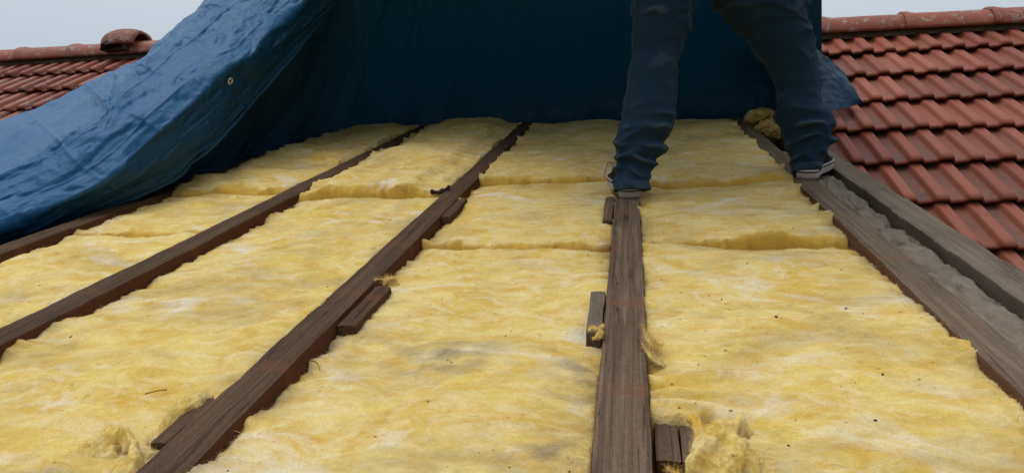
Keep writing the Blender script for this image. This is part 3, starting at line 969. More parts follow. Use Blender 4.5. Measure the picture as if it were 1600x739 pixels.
bl = [blob_px(x, y, z, r) for x, y, z, r in ((676, 299, 2.70, (.010, .012, .006)), (682, 300, 2.70, (.011, .012, .006)), (688, 300, 2.70, (.011, .012, .006)), (693, 298, 2.70, (.009, .012, .007)), (698, 296, 2.70, (.008, .010, .009)), (701, 293, 2.70, (.005, .009, .009)))]
v, n, f = remesh([sphere(c, r) for c, r in bl], .003)
d = .006 * fbm(v[:, 0] * 60, v[:, 1] * 60, v[:, 2] * 60, 9, 3)
o = mesh_obj('moss_clump', v + n * d[:, None], f, M_DIRT_SHADE)
tag(o, 'dark clump of moss and dirt beside the dark rafter at the torn wool edge', 'moss')

for (xa, ya), (xb, yb), nm, lab in (((228, 620), (262, 613), 'twig', 'thin reddish twig lying on the wool near the bottom left'), ((477, 567), (500, 582), 'straw', 'short dark curved straw on the wool right of the dark rafter')):
    ua, sa = on_roof(xa, ya, -.02)
    ub, sb = on_roof(xb, yb, -.02)
    t = np.linspace(0, 1, 9)
    bow = (.002 if nm == 'twig' else .008) * np.sin(t * pi)
    P = R(ua + (ub - ua) * t + bow, sa + (sb - sa) * t, -.014 + (.002 if nm == 'twig' else .006) * np.sin(t * pi))
    rings = [p + .0011 * (np.outer(np.cos(np.arange(6) * pi / 3), N) + np.outer(np.sin(np.arange(6) * pi / 3), S)) for p in P]
    v, f = loft(rings)
    o = mesh_obj(nm, v, f, WOOD_DARK if nm == 'straw' else mat_plain('twig bark', (0.20, 0.085, 0.045), .8))
    tag(o, lab, 'twig')

# ------------------------------------------------------------------ tarpaulin
def patch(curves, nt, nv):
    Cs = np.stack([catmull(c, nt) for c in curves], 1)       # nt, k, 3
    k = Cs.shape[1]
    v = np.linspace(0, k - 1, nv)
    i = np.clip(v.astype(int), 0, k - 2)
    x = (v - i)[None, :, None]
    return Cs[:, i] * (1 - x) + Cs[:, i + 1] * x


def lap(P, it):
    for _ in range(it):
        Q = P.copy()
        Q[1:-1, 1:-1] = .5 * P[1:-1, 1:-1] + .125 * (P[:-2, 1:-1] + P[2:, 1:-1] + P[1:-1, :-2] + P[1:-1, 2:])
        Q[0, 1:-1] = .5 * P[0, 1:-1] + .25 * (P[0, :-2] + P[0, 2:])
        Q[-1, 1:-1] = .5 * P[-1, 1:-1] + .25 * (P[-1, :-2] + P[-1, 2:])
        P = Q
    return P


def sheet(name, P, parent, under):  # under: weight of the painted shade tone
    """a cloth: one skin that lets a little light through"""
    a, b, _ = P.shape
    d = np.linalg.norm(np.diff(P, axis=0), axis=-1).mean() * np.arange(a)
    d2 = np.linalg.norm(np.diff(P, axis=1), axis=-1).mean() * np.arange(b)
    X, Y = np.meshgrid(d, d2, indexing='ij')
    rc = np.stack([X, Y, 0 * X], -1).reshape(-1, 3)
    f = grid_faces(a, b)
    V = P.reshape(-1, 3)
    shade_mix = np.broadcast_to(under, (a, b)).ravel()  # weight of the painted shade, per vertex
    return mesh_obj(name, V, f, M_TARP, parent, None, {'under': shade_mix}, True, rc)


def crumple(P, amp, sc, seed, dirs=(1, 1)):
    nr = normals_of(P)
    x, y, z = P[..., 0] * sc * dirs[0], P[..., 1] * sc, P[..., 2] * sc * dirs[1]
    d = amp * (ridged(x, y, z, seed, 3) - 1.1) + amp * .8 * fbm(x * .5, y * .5, z * .5, seed + 3, 3)
    return P + nr * d[..., None]


def pts(l):
    return np.array([W(*p) for p in l])


CL = pts([(-190, 470, 2.45), (0, 393, 2.60), (151, 322.5, 2.75), (220, 300, 2.85), (274, 278, 2.95), (305, 251, 3.0), (341, 220, 3.1), (385.5, 166, 3.3), (426, 121.6, 3.45), (461.4, 81, 3.6), (506, 26, 3.75), (570, -50, 3.9), (660, -160, 3.8)])
CF = pts([(-190, 430, 2.32), (0, 356, 2.47), (151, 289, 2.62), (222.6, 229, 2.76), (269.5, 188.6, 2.86), (318.6, 144, 3.0), (354, 108, 3.1), (390, 86, 3.2), (408, 63, 3.3), (426, 46, 3.4), (452, 28, 3.5), (520, -50, 3.6), (610, -160, 3.6)])
CR = pts([(-190, 345, 2.42), (0, 272, 2.6), (149, 190, 2.80), (175, 152, 2.92), (231, 98, 3.12), (262, 73, 3.24), (292, 50, 3.34), (325, 18, 3.46), (390, -50, 3.66), (490, -160, 3.7)])
CU = pts([(-190, 270, 3.35), (0, 197, 3.6), (149, 128, 3.85), (185, 113, 3.8), (221, 96, 3.62), (245, 72, 3.72), (270.6, 52, 3.82), (302, 23, 3.98), (368, -50, 4.1), (470, -160, 4.1)])
CL, CF, CR, CU = [catmull(c, 60) for c in (CL, CF, CR, CU)]
CE = np.array([p - np.array([0, -.25, .35]) for p in CU])
tarp = thing('tarpaulin', W(800, 195, 4.4), 'big blue tarpaulin pulled up like a tent over the open roof', 'tarpaulin')
P = patch([CL, CF * .45 + CL * .55 + np.array([0, .02, 0]), CF, CF * .5 + CR * .5 - FH * .03, CR, CU, CE], 420, 260)
P = lap(P, 5)
nr = normals_of(P)
t2, v2 = np.meshgrid(np.linspace(0, 3.9, 420), np.linspace(0, 2.0, 260), indexing='ij')
# long slack folds running down from the held edge, a few sharp creases, little fine crumple
fold = .020 * ridged(t2 * .9 + v2 * .8, t2 * .35 - v2 * 1.5, 0, 301, 2) + .014 * fbm(t2 * 1.1, v2 * 2.2, 0, 305, 3)
crs = np.clip(ridged(t2 * 2.2 - v2 * 1.2, v2 * 3.6 + t2 * .8, 0, 306, 2) - 1.05, 0, 1)
P = P + nr * (fold - .022 * crs)[..., None]
P = crumple(P, .0030, 8, 302)
P = crumple(P, .0020, 21, 303)
# square packing folds
nr = normals_of(P)
tt = np.linspace(0, 1, 420)[:, None] * 3.9
vv = np.linspace(0, 1, 260)[None] * 2.0
cr = np.minimum(np.abs((tt + .1 * vv) % .42 - .21), np.abs((vv + .05 * tt) % .36 - .18))
P = P + nr * (.004 * np.exp(-(cr / .010) ** 2))[..., None]
sheet('folded_flap', P, tarp, .85 * (1 - sstep(82, 90, np.arange(260))[None, :]))  # hem band takes most of the painted shade

# the rolled, welded hem along the free edge
hp = catmull(P[:, 0], 300)
hv_, hf_ = tube(hp, [.007] * 300, 10)
hr = np.repeat(np.arange(300) * .013, 10)
mesh_obj('hem', hv_, hf_, M_TARP, tarp, None, {'under': np.full(len(hv_), .75)}, True, np.stack([hr, hr * 0, hr * 0], 1))  # hem darkened towards the same painted shade

# the sheet behind and overhead, coloured dark to stand for its shade
B = [(1292, 200), (1150, 189), (985, 191), (830, 193), (660, 197), (575, 204), (500, 219), (380, 262), (285, 297), (150, 330), (0, 397)]
TOP = [(1290, -500, 1.72), (1160, -500, 1.7), (985, -500, 1.7), (830, -500, 1.7), (730, -420, 1.95), (660, -290, 2.7), (572, -50, 3.92), (430, 121, 3.5), (305, 256, 3.03), (152, 323, 2.77), (0, 393, 2.62)]  # unseen front edge, drawn far forward to shade the wool and tent
MID = [(1284, 70, 3.75), (1155, 60, 4.0), (985, 60, 4.1), (830, 60, 4.15), (700, 70, 4.35), (600, 100, 4.5), (540, 140, 4.45), (420, 190, 3.9), (300, 275, 3.2), (152, 327, 2.85), (0, 395, 2.68)]
CB = []
for p in B:
    u_, s_ = on_roof(*p, -.012)
    CB.append(R(u_, s_ + .02, -.10))
CB, CM, CT = np.array(CB), pts(MID), pts(TOP)
nb = 360
Cb, Cm, Ct = [np.stack([np.interp(np.linspace(0, 10, nb), np.arange(11), c[:, k]) for k in range(3)], 1) for c in (CB, CM, CT)]
x = np.linspace(0, 1, 200)[None, :, None]
tl = CL * .62 + CF * .38 + FWD * .05
kk = np.linspace(0, 10, nb)
lin = kk >= 6
tq = np.linspace(0, 1, len(tl))[::-1]
t_of = np.interp(kk, [6, 7, 8, 9, 10], [.86, .62, .40, .20, .075])
join = np.stack([np.interp(t_of, np.linspace(0, 1, len(tl)), tl[:, k]) for k in range(3)], 1)
bl_ = sstep(5.0, 6.0, kk)[:, None]
Ct = np.where(lin[:, None], join, Ct * (1 - bl_) + join * bl_)
Q = Cb[:, None] * (1 - x) * (1 - 2 * x) + Cm[:, None] * 4 * x * (1 - x) + Ct[:, None] * x * (2 * x - 1)
Q = lap(Q, 12)
nr = normals_of(Q)
xx, zz = np.meshgrid(np.linspace(0, 1, nb), np.linspace(0, 1, 200), indexing='ij')
drape = .045 * ridged(xx * 11 + .5 * zz, zz * .9, 0, 310, 2) + .020 * fbm(xx * 22, zz * 1.8, 0, 313, 3) + .012 * fbm(xx * 5, zz * 5, 0, 311, 3)
Q = Q + nr * (drape * sstep(0, .12, zz) * sstep(0, .03, xx))[..., None]
Q = crumple(Q, .004, 7, 312)
sheet('hanging_sheet', Q, tarp, 1.0)  # whole sheet in the painted shade tone

# loose corner lying on the tiles to the right
P = patch([pts([(1262, 62, 3.52), (1287, 86, 3.47), (1318, 111, 3.43), (1333, 135, 3.39), (1346, 158, 3.335)]),
           pts([(1262, 95, 3.47), (1290, 108, 3.42), (1319, 128, 3.38), (1336, 143, 3.36), (1347, 159, 3.335)]),
           pts([(1262, 126, 3.42), (1292, 131, 3.36), (1320, 145, 3.35), (1338, 153, 3.345), (1348, 160, 3.34)]),
           pts([(1262, 190, 3.20), (1292, 176, 3.29), (1312, 171, 3.32), (1335, 165, 3.35), (1349, 161, 3.352)])], 90, 80)
P = lap(P, 4)
P = crumple(P, .009, 6, 321)
sheet('corner_flap', P, tarp, sstep(50, 56, np.arange(80))[None, :] * .0 + 1.0)  # shade tone painted over the whole corner, top face included

# eyelet in the hem of the flap
def ring(name, c, nrm, r, tube, mat, parent):
    nrm = nrm / np.linalg.norm(nrm)
    ax = np.cross(nrm, [0, 0, 1.0])
    ax /= np.linalg.norm(ax)
    ay = np.cross(nrm, ax)
    rings = []
    for i in range(28):
        a = 2 * pi * i / 28
        d = ax * cos(a) + ay * sin(a)
        rings.append([c + d * (r + tube * 1.6 * cos(b)) + nrm * tube * sin(b) for b in np.arange(10) * 2 * pi / 10])
    v = np.array(rings).reshape(-1, 3)
    return mesh_obj(name, v, grid_faces_closed(28, 10), mat, parent)


def grid_faces_closed(a, b):
    i, j = np.meshgrid(np.arange(a), np.arange(b), indexing='ij')
    i, j = i.ravel(), j.ravel()
    return np.stack([i * b + j, ((i + 1) % a) * b + j, ((i + 1) % a) * b + (j + 1) % b, i * b + (j + 1) % b], 1)


# ------------------------------------------------------------------ tiled main roof
BETA = radians(39)
NT = np.array([0, -sin(BETA), cos(BETA)])
ST = np.array([0, cos(BETA), sin(BETA)])
HT = float((W(1392, 151, 3.42) - CAM) @ NT)


def TP(a, b, c=0.0):
    a, b, c = np.broadcast_arrays(np.asarray(a, float), np.asarray(b, float), np.asarray(c, float))
    return CAM + a[..., None] * U + b[..., None] * ST + (HT + c)[..., None] * NT


TW, TE, TL = .234, .3035, .365


def tile_field(a0, ncol, btop, nrow, seed, parent, lich):
    g = np.random.default_rng(seed)
    nx, ny = 45, 7
    x = np.linspace(0, TW - .003, nx)
    ph = (x / (TW / 2)) % 1.0
    h = sstep(.40, .52, ph) * (1 - sstep(.86, .985, ph))
    prof = -.030 + .030 * h + .004 * np.sin(ph * pi) * (1 - h)
    pan = 1 - sstep(.30, .55, ph) * (1 - sstep(.78, .98, ph))
    V, F, T, PN, RC, LI = [], [], [], [], [], []
    off = 0
    f0 = grid_faces(nx, ny)
    nfront = nx
    for r in range(nrow):
        for c in range(ncol):
            a = a0 + c * TW + g.normal() * .0012
            b = btop - r * TE + g.normal() * .003
            y = np.linspace(0, 1, ny) ** 1.3 * TL
            X, Y = np.meshgrid(x, y, indexing='ij')
            tl = g.normal() * .006
            Cc = prof[:, None] - .044 * Y / TL + (X / TW - .5) * tl + g.normal() * .0012
            # rounded nose of the pan and rolls
            Yb = Y + .014 * (1 - h)[:, None] * (1 - Y / TL) ** 6
            Cc = Cc - .007 * np.exp(-Y / .010) * h[:, None]
            top = TP(a + X, b + Yb, Cc)
            th = .014
            fr = TP(a + x, b + Yb[:, 0] + .001, Cc[:, 0] - th)
            fr2 = TP(a + x, b + Yb[:, 0] + .05, Cc[:, 0] - th)
            sl = TP(a + x[[0]] , b + Yb[0], Cc[0] - th)
            sr = TP(a + x[[-1]], b + Yb[-1], Cc[-1] - th)
            v = np.concatenate([top.reshape(-1, 3), fr, fr2, sl, sr])
            o0 = nx * ny
            i = np.arange(nx - 1)
            ff = np.stack([i * ny, o0 + i, o0 + i + 1, (i + 1) * ny], 1)
            ff2 = np.stack([o0 + i, o0 + nx + i, o0 + nx + i + 1, o0 + i + 1], 1)
            o1 = o0 + 2 * nx
            j = np.arange(ny - 1)
            fl = np.stack([j, j + 1, o1 + j + 1, o1 + j], 1)
            fR = np.stack([(nx - 1) * ny + j, o1 + ny + j, o1 + ny + j + 1, (nx - 1) * ny + j + 1], 1)
            F += [q + off for q in (f0, ff, ff2, fl, fR)]
            V.append(v)
            n_ = len(v)
            T.append(np.full(n_, np.clip(g.normal(.45, .40), -.3, 1.2)))
            dirt = np.clip(.30 + .11 * r + g.normal() * .22, .1, 1)
            p = np.zeros(n_)
            p[:nx * ny] = (pan[:, None] * sstep(.0, .03, Y) * dirt).ravel()
            p[nx * ny:] = .25
            PN.append(p)
            LI.append(np.full(n_, lich))
            RC.append(v - CAM + np.array([g.uniform(0, 9), 0, 0]))
            off += n_
    return mesh_obj('tiles', np.concatenate(V), np.concatenate(F), M_TILE, parent, None,
                    {'tint': np.concatenate(T), 'pan': np.concatenate(PN), 'lichen': np.concatenate(LI)}, True, np.concatenate(RC))


def ridge_tile(a0, a1, b, seed, parent, lift=.0, r0=.118, flare=.012):
    """half-round capping tile with a thicker collar at one end"""
    g = np.random.default_rng(seed)
    k, m = 22, 18
    base = TP(0, b, 0)
    t = np.linspace(0, 1, m)
    rings = []
    RCs = []
    yv = np.array([0, 1.0, 0])
    zv = np.array([0, 0, 1.0])
    for q in t:
        rr = r0 + flare * (1 - sstep(.08, .14, q)) + .004 * (1 - q)
        ang = np.linspace(-.15, pi + .15, k)
        pnt = np.array([base + U * (a0 + (a1 - a0) * q) + yv * (-.0 + cos(w) * rr * 1.05) + zv * (lift + sin(w) * rr * .88 - .025) for w in ang])
        inn = np.array([base + U * (a0 + (a1 - a0) * q) + yv * (cos(w) * (rr - .016) * 1.05) + zv * (lift + sin(w) * (rr - .016) * .88 - .025) for w in ang[::-1]])
        rings.append(np.concatenate([pnt, inn]))
    v, f = loft(rings)
    v = v + .002 * fbm(v[:, 0] * 12, v[:, 1] * 12, v[:, 2] * 12, seed, 3)[:, None]
    n_ = len(v)
    return mesh_obj('ridge_tile', v, f, M_TILE, parent, None, {'tint': np.full(n_, g.uniform(.3, .9)), 'pan': np.full(n_, .12), 'lichen': np.full(n_, 1.0)}, True, v - CAM + seed)


def slab(parent, a0, a1, b0, b1):
    c0, c1 = -.075, -.10
    P = [TP(a, b, c) for c in (c0, c1) for a, b in ((a0, b0), (a1, b0), (a1, b1), (a0, b1))]
    return mesh_obj('roof_boarding', np.array(P), [(0, 1, 2, 3), (7, 6, 5, 4), (0, 4, 5, 1), (1, 5, 6, 2), (2, 6, 7, 3), (3, 7, 4, 0)], M_DECK, parent, smooth=False)


def bedding(parent, a0, a1, b, seed, lift=0.0):
    """lime mortar the ridge tiles are bedded in"""
    n = 120
    a = np.linspace(a0, a1, n)
    rows = []
    for k, (db, c) in enumerate(((-.120, -.040), (-.112, -.022), (-.09, -.012), (-.05, .0))):
        rows.append(TP(a, b + db + .010 * fbm(a * 9, 0 * a, k * 3.1, seed, 3), c + lift + .008 * fbm(a * 13, 0 * a, k * 2.3, seed + 1, 3)))
    P = np.stack(rows, 1)
    return mesh_obj('mortar_bed', P.reshape(-1, 3), grid_faces(n, 4), M_MORTAR, parent, None, None, True, P.reshape(-1, 3) - CAM)


roof_r = thing('tiled_roof', TP(1.6, 1.0, 0), 'red clay tiled roof with lichened ridge on the right, behind the edge timber', 'roof')
A0 = .875
tile_field(A0, 17, 3.995, 12, 401, roof_r, .12)
slab(roof_r, A0 + .02, A0 + 17 * TW, .6, 4.33)
RB = 4.375
bedding(roof_r, A0, A0 + 17 * TW, RB, 5)
for i in range(9):
    a = 1.56 + (i - 2) * .46
    ridge_tile(a, a + .50, RB, 410 + i, roof_r, -.045)

roof_l = thing('tiled_roof', TP(-4.0, 1.0, 0), 'red clay tiled roof on the left with a hooded vent on its ridge, behind the tarp', 'roof')
A1 = -2.15 - 26 * TW
_r = ray(195, 82)
LB = float((_r * HT / (_r @ NT)) @ ST) + .09
tile_field(A1, 26, LB - .38, 10, 402, roof_l, .5)
slab(roof_l, A1, -2.17, 1.7, LB)
bedding(roof_l, A1, -2.15, LB, 6)
for i in range(13):
    a = -2.30 - i * .46
    ridge_tile(a - .50, a, LB, 430 + i, roof_l, -.045)

# ridge vent: a humped hood with a dark mouth facing the slope
hu = W(186, 80, 5.2)
av = hu[0]
rings = []
base = TP(0, LB, 0)
for q in np.linspace(0, 1, 15):
    aa = av - .13 + .26 * q
    pr = sin(pi * (0.12 + .76 * q)) ** .55
    ang = np.linspace(0, pi, 20)
    rr = .085 + .052 * pr
    out = [np.array([aa, base[1] - .04 - cos(w) * (rr * 1.15), base[2] - .03 + sin(w) * rr * 1.12]) for w in ang]
    inn = [np.array([aa, base[1] - .04 - cos(w) * ((rr - .02) * 1.15), base[2] - .03 + sin(w) * (rr - .02) * 1.12]) for w in ang[::-1]]
    rings.append(out + inn)
v, f = loft(rings)
d = .006 * fbm(v[:, 0] * 20, v[:, 1] * 20, v[:, 2] * 20, 9, 3)
v = v + d[:, None]
vent = mesh_obj('ridge_vent', v, f, M_TILE, roof_l, None, {'tint': np.full(len(v), .5), 'pan': np.full(len(v), .5), 'lichen': np.full(len(v), 1.0)}, True, v - CAM)
# the mouth: a recessed box with a lip, coloured dark for the shade inside
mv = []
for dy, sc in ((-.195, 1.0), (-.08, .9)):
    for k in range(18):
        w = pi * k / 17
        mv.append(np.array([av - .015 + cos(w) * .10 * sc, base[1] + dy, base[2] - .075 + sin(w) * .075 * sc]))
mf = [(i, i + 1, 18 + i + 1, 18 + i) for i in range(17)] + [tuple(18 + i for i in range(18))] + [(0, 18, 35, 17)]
mesh_obj('vent_mouth', np.array(mv), mf, M_DIRT_SHADE, vent, None, None, False)


# ------------------------------------------------------------------ the person
def leg_rings(tab, z0, z1, hem, wr_seed, nr=230, k=110):
    tab = np.array(tab, float)
    ys = np.linspace(tab[0, 0], tab[-1, 0], nr)
    L = np.interp(ys, tab[:, 0], tab[:, 1])
    Rr = np.interp(ys, tab[:, 0], tab[:, 2])
    ker = np.array([.1, .2, .4, .2, .1])
    for _ in range(1):
        L = np.convolve(np.pad(L, 2, 'edge'), ker, 'valid')
        Rr = np.convolve(np.pad(Rr, 2, 'edge'), ker, 'valid')
    rings = []
    worn = []
    th = np.arange(k) * 2 * pi / k
    for i, y in enumerate(ys):
        t = (y - tab[0, 0]) / (tab[-1, 0] - tab[0, 0])
        z = z1 + (z0 - z1) * t
        c = W((L[i] + Rr[i]) / 2, y, z)
        hw = (Rr[i] - L[i]) / 2 / FPX * z
        hd = hw * 1.02 + .006 * sstep(.93, 1.0, t)
        low = sstep(.58, .80, t)
        stack = low * (1 - .55 * sstep(.93, 1.0, t))
        knee = np.exp(-((t - .27) / .16) ** 2)
        # set creases: long round the leg, tilting across it, breaking into Ys
        yy = y / 30.0
        wv = .55 * np.sin(th + .4 + wr_seed) + .3 * np.sin(2 * th + wr_seed * 2)
        px_ = np.cos(th) * 1.1
        pz_ = np.sin(th) * 1.1
        wrp = perlin(px_ * .8 + wr_seed, yy * .55, pz_ * .8, 500 + wr_seed)
        wr2 = perlin(px_ * 1.5 + wr_seed, yy * .9, pz_ * 1.5, 510 + wr_seed)
        ph = yy * 8.6 + 2.3 * np.sin(th + .6 + wr_seed + yy * .25) + 3.4 * wrp
        ph2 = yy * 5.2 - 2.8 * np.sin(th + 2.1 + wr_seed) + 3.0 * wr2
        msk = np.clip(.55 + 1.4 * perlin(px_ * 1.1 + 7, yy * .8, pz_ * 1.1, 530 + wr_seed), 0, 1.15)
        msk2 = np.clip(.45 + 1.6 * perlin(px_ * .9 + 3, yy * .7, pz_ * .9, 531 + wr_seed), 0, 1.15)
        r1 = (.5 + .5 * np.sin(ph)) ** 2.6 * msk
        r2 = (.5 + .5 * np.sin(ph2)) ** 3.5 * msk2
        r3 = fbm(px_ * 1.2, yy * .8, pz_ * 1.2, 540 + wr_seed, 3)
        d = stack * (.0230 * (r1 - .3) + .014 * (r2 - .2)) + (1 - low) * (.0075 * (r1 - .3) * (.25 + knee) + .0125 * (r2 - .2) * (.45 + knee)) + .004 * r3
        sidew = np.abs(np.cos(th)) ** 4
        d = d * (1 - .35 * sidew)
        rx = hw - .002 + d
        rz = hd + d
        rings.append(c + np.outer(np.cos(th) * rx, RIGHT) + np.outer(np.sin(th) * rz, -FH))
        worn.append(np.clip((r1 - .45) * 1.5, 0, .8) * stack + np.clip((r2 - .45) * 1.3, 0, .7) * (1 - low) * (.4 + knee * .6) + .20 * np.exp(-((t - .52) / .18) ** 2) * np.clip(-np.sin(th + .2), 0, 1) * 0 + .05 * np.clip(np.sin(th), 0, 1))
    return np.array(rings), np.array(worn)


LEFT = [(-60, 1030, 1112), (-30, 998, 1102), (0, 988, 1092), (22, 987, 1084), (50, 986.5, 1079), (65, 984.5, 1070), (82, 987, 1064), (98, 983, 1061.5), (110, 979.5, 1058), (140, 978.5, 1059.5), (165, 973.5, 1058), (190, 969, 1056),
        (205, 962, 1051), (215, 959.5, 1044), (226, 958.5, 1037), (232, 960, 1041), (244, 961, 1038), (250, 961, 1024), (262, 961, 1025), (270, 959, 1019), (282, 957, 1017), (298, 958, 1014)]
RGT = [(-60, 1100, 1205), (-30, 1106, 1232), (0, 1117, 1252), (22, 1133, 1257), (45, 1156, 1262), (60, 1169, 1269), (72, 1175, 1271), (100, 1196, 1274), (125, 1210, 1278), (145, 1216, 1280), (160, 1214, 1281.5), (172, 1211, 1287), (182, 1213, 1299),
       (200, 1220, 1300), (215, 1225, 1299), (230, 1230, 1295), (240, 1231.5, 1291), (255, 1235, 1287), (268, 1238, 1281)]
ZL, ZR = 2.442, 2.575
rl, wl = leg_rings(LEFT, ZL, 2.50, 298, 1)
rr_, wr = leg_rings(RGT, ZR, 2.52, 268, 4)
# hips
hip = []
for y, l, r in ((-38, 998, 1236), (-55, 1006, 1230), (-85, 1020, 1212), (-125, 1036, 1196), (-150, 1042, 1190)):
    c = W((l + r) / 2, y, 2.51)
    hw = (r - l) / 2 / FPX * 2.51
    th = np.arange(60) * 2 * pi / 60
    hip.append(c + np.outer(np.cos(th) * hw, RIGHT) + np.outer(np.sin(th) * min(hw * .85, .15), -FH))
v, n, f = remesh([loft(rl), loft(rr_), loft(hip)], .0048)
# carry the worn creases over from the lofted legs
from mathutils.kdtree import KDTree
src = np.concatenate([rl.reshape(-1, 3), rr_.reshape(-1, 3)])
sw = np.concatenate([wl.ravel(), wr.ravel()])
kd = KDTree(len(src))
for i, p in enumerate(src):
    kd.insert(p, i)
kd.balance()
worn = np.zeros(len(v))
for i, p in enumerate(v):
    _, j, dist = kd.find(p)
    worn[i] = sw[j] if dist < .02 else 0

# body under the clothes: one continuous skinned figure
FL = R(*[.0, 2.374]) + 0
heelL = R(-.006, 2.385, 0.0)
heelR = R(.612, 2.630, 0.0)
hipc = W(1116, -95, 2.51)
body = thing_pt = None
lk, rk = W(1020, 105, 2.47), W(1238, 120, 2.55)
la, ra = W(986, 285, ZL), W(1259, 255, ZR)
lh, rh = W(1078, -70, 2.51), W(1155, -70, 2.52)
chest = hipc + np.array([0, .33, .20])
neck = chest + np.array([0, .13, .10])
head = neck + np.array([0, .09, .04])
crown = head + np.array([0, .10, .06])
lsh, rsh = chest - RIGHT * .19 + np.array([0, .03, .08]), chest + RIGHT * .19 + np.array([0, .03, .08])
lel, rel_ = lsh - RIGHT * .10 + FH * .16 + np.array([0, 0, -.06]), rsh + RIGHT * .10 + FH * .16 + np.array([0, 0, -.06])
lwr, rwr = lel + RIGHT * .03 + FH * .20 + np.array([0, 0, .14]), rel_ - RIGHT * .03 + FH * .20 + np.array([0, 0, .14])
joints = [(hipc, .13), (chest - np.array([0, .05, .18]), .125), (chest, .14), (neck, .055), (head, .085), (crown, .07),
          (lh, .085), (lk, .055), (la, .038), (rh, .085), (rk, .055), (ra, .038),
          (lsh, .06), (lel, .042), (lwr, .028), (rsh, .06), (rel_, .042), (rwr, .028)]
edges = [(0, 1), (1, 2), (2, 3), (3, 4), (4, 5), (0, 6), (6, 7), (7, 8), (0, 9), (9, 10), (10, 11), (2, 12), (12, 13), (13, 14), (2, 15), (15, 16), (16, 17)]
for wi, wr0, sgn in ((14, lwr, 1), (17, rwr, -1)):
    dirn = FH * .6 + np.array([0, 0, .8])
    dirn /= np.linalg.norm(dirn)
    side = RIGHT * sgn
    palm = wr0 + dirn * .05
    joints.append((palm, .026))
    pi_ = len(joints) - 1
    edges.append((wi, pi_))
    for q, (offs, ln) in enumerate(((-.026, .068), (-.009, .078), (.009, .072), (.026, .056))):
        p1 = palm + side * offs * -1 + dirn * .045
        p2 = p1 + dirn * ln * .5 + FH * .004
        p3 = p2 + (dirn * .4 + FH * .7) * ln * .45
        for a_, rr0 in ((p1, .0095), (p2, .009), (p3, .0075)):
            joints.append((a_, rr0))
        m_ = len(joints)
        edges += [(pi_, m_ - 3), (m_ - 3, m_ - 2), (m_ - 2, m_ - 1)]
    p1 = palm + side * .036 + dirn * .005
    p2 = p1 + side * .018 + dirn * .032
    joints += [(p1, .012), (p2, .009)]
    edges += [(pi_, len(joints) - 2), (len(joints) - 2, len(joints) - 1)]
pbase = (heelL + heelR) / 2
me = bpy.data.meshes.new('person')
me.from_pydata([tuple(j[0] - pbase) for j in joints], edges, [])
tmp = bpy.data.objects.new('tmpbody', me)
COL.objects.link(tmp)
sk = tmp.modifiers.new('skin', 'SKIN')
sk.use_smooth_shade = True
for i, (_, r_) in enumerate(joints):
    me.skin_vertices[0].data[i].radius = (r_, r_)
    me.skin_vertices[0].data[i].use_root = (i == 0)
ss_ = tmp.modifiers.new('sub', 'SUBSURF')
ss_.levels = ss_.render_levels = 2
ev = tmp.evaluated_get(bpy.context.evaluated_depsgraph_get())
bm_ = bpy.data.meshes.new_from_object(ev)
bpy.data.objects.remove(tmp)
bm_.name = 'person'
bm_.materials.clear()
bm_.materials.append(M_SKIN)
person = bpy.data.objects.new('person', bm_)
COL.objects.link(person)
person.location = pbase
person['_base'] = [float(x) for x in pbase]
tag(person, 'worker in dark jeans and dirty shoes straddling two rafters, seen from behind', 'person')
jeans = mesh_obj('jeans', v, f, M_DENIM, person, None, {'worn': worn})
for rings_, th_ in ((rl, 2.75), (rr_, .40), (rl, .55), (rr_, 2.65)):
    kk_ = int(round(th_ / (2 * pi) * rings_.shape[1]))
    line = rings_[6:, kk_] + (rings_[6:, kk_] - rings_[6:].mean(1)) * .012
    sv_, sf_ = tube(line, [.0015] * len(line), 6)
    mesh_obj('seam', sv_, sf_, M_DENIM, jeans, None, {'worn': np.full(len(sv_), .30)})
for rings_ in (rl, rr_):
    c_ = rings_[-1]
    up_ = rings_[-9]
    hv_, hf_ = [], []
    for q_, P_ in ((1.010, rings_[-1]), (1.028, rings_[-2]), (1.028, rings_[-8]), (1.008, rings_[-9])):
        hv_.append(P_.mean(0) + (P_ - P_.mean(0)) * q_)
    hv2, hf2 = loft(hv_, cap=False)
    mesh_obj('hem', hv2, hf2, M_DENIM, jeans, None, {'worn': np.full(len(hv2), .35)})

# jacket, hair and face above the frame
jr = []
th = np.arange(48) * 2 * pi / 48
for t, rx, rz in ((-.14, .19, .14), (0, .195, .145), (.14, .20, .145), (.28, .215, .145), (.38, .21, .135), (.45, .15, .105), (.49, .075, .075)):
    c = hipc + (chest - hipc) * (t / .40) + np.array([0, 0, .02])
    jr.append(c + np.outer(np.cos(th) * rx, RIGHT) + np.outer(np.sin(th) * rz, -FH))





jv, jn, jf = remesh([loft(jr)] + [tube([a_ * .75 + chest * .25, a_, (a_ + b_) / 2, b_, (b_ + c_) / 2, c_], [.09, .085, .07, .06, .052, .046]) for a_, b_, c_ in ((lsh, lel, lwr), (rsh, rel_, rwr))], .008)
jd = .005 * ridged(jv[:, 0] * 6, jv[:, 1] * 6, jv[:, 2] * 9, 610, 2)
mesh_obj('jacket', jv + jn * jd[:, None], jf, M_JACKET, person)
hv, hn, hf = remesh([sphere(head + np.array([0, -.01, .045]), (.088, .095, .10))], .006)
hv = hv + hn * (.006 * fbm(hv[:, 0] * 40, hv[:, 1] * 40, hv[:, 2] * 40, 611, 3))[:, None]
keep = [q for q in hf if np.mean([(hv[i] - head) @ FH for i in q]) < .055]
mesh_obj('hair', hv, keep, M_HAIR, person)


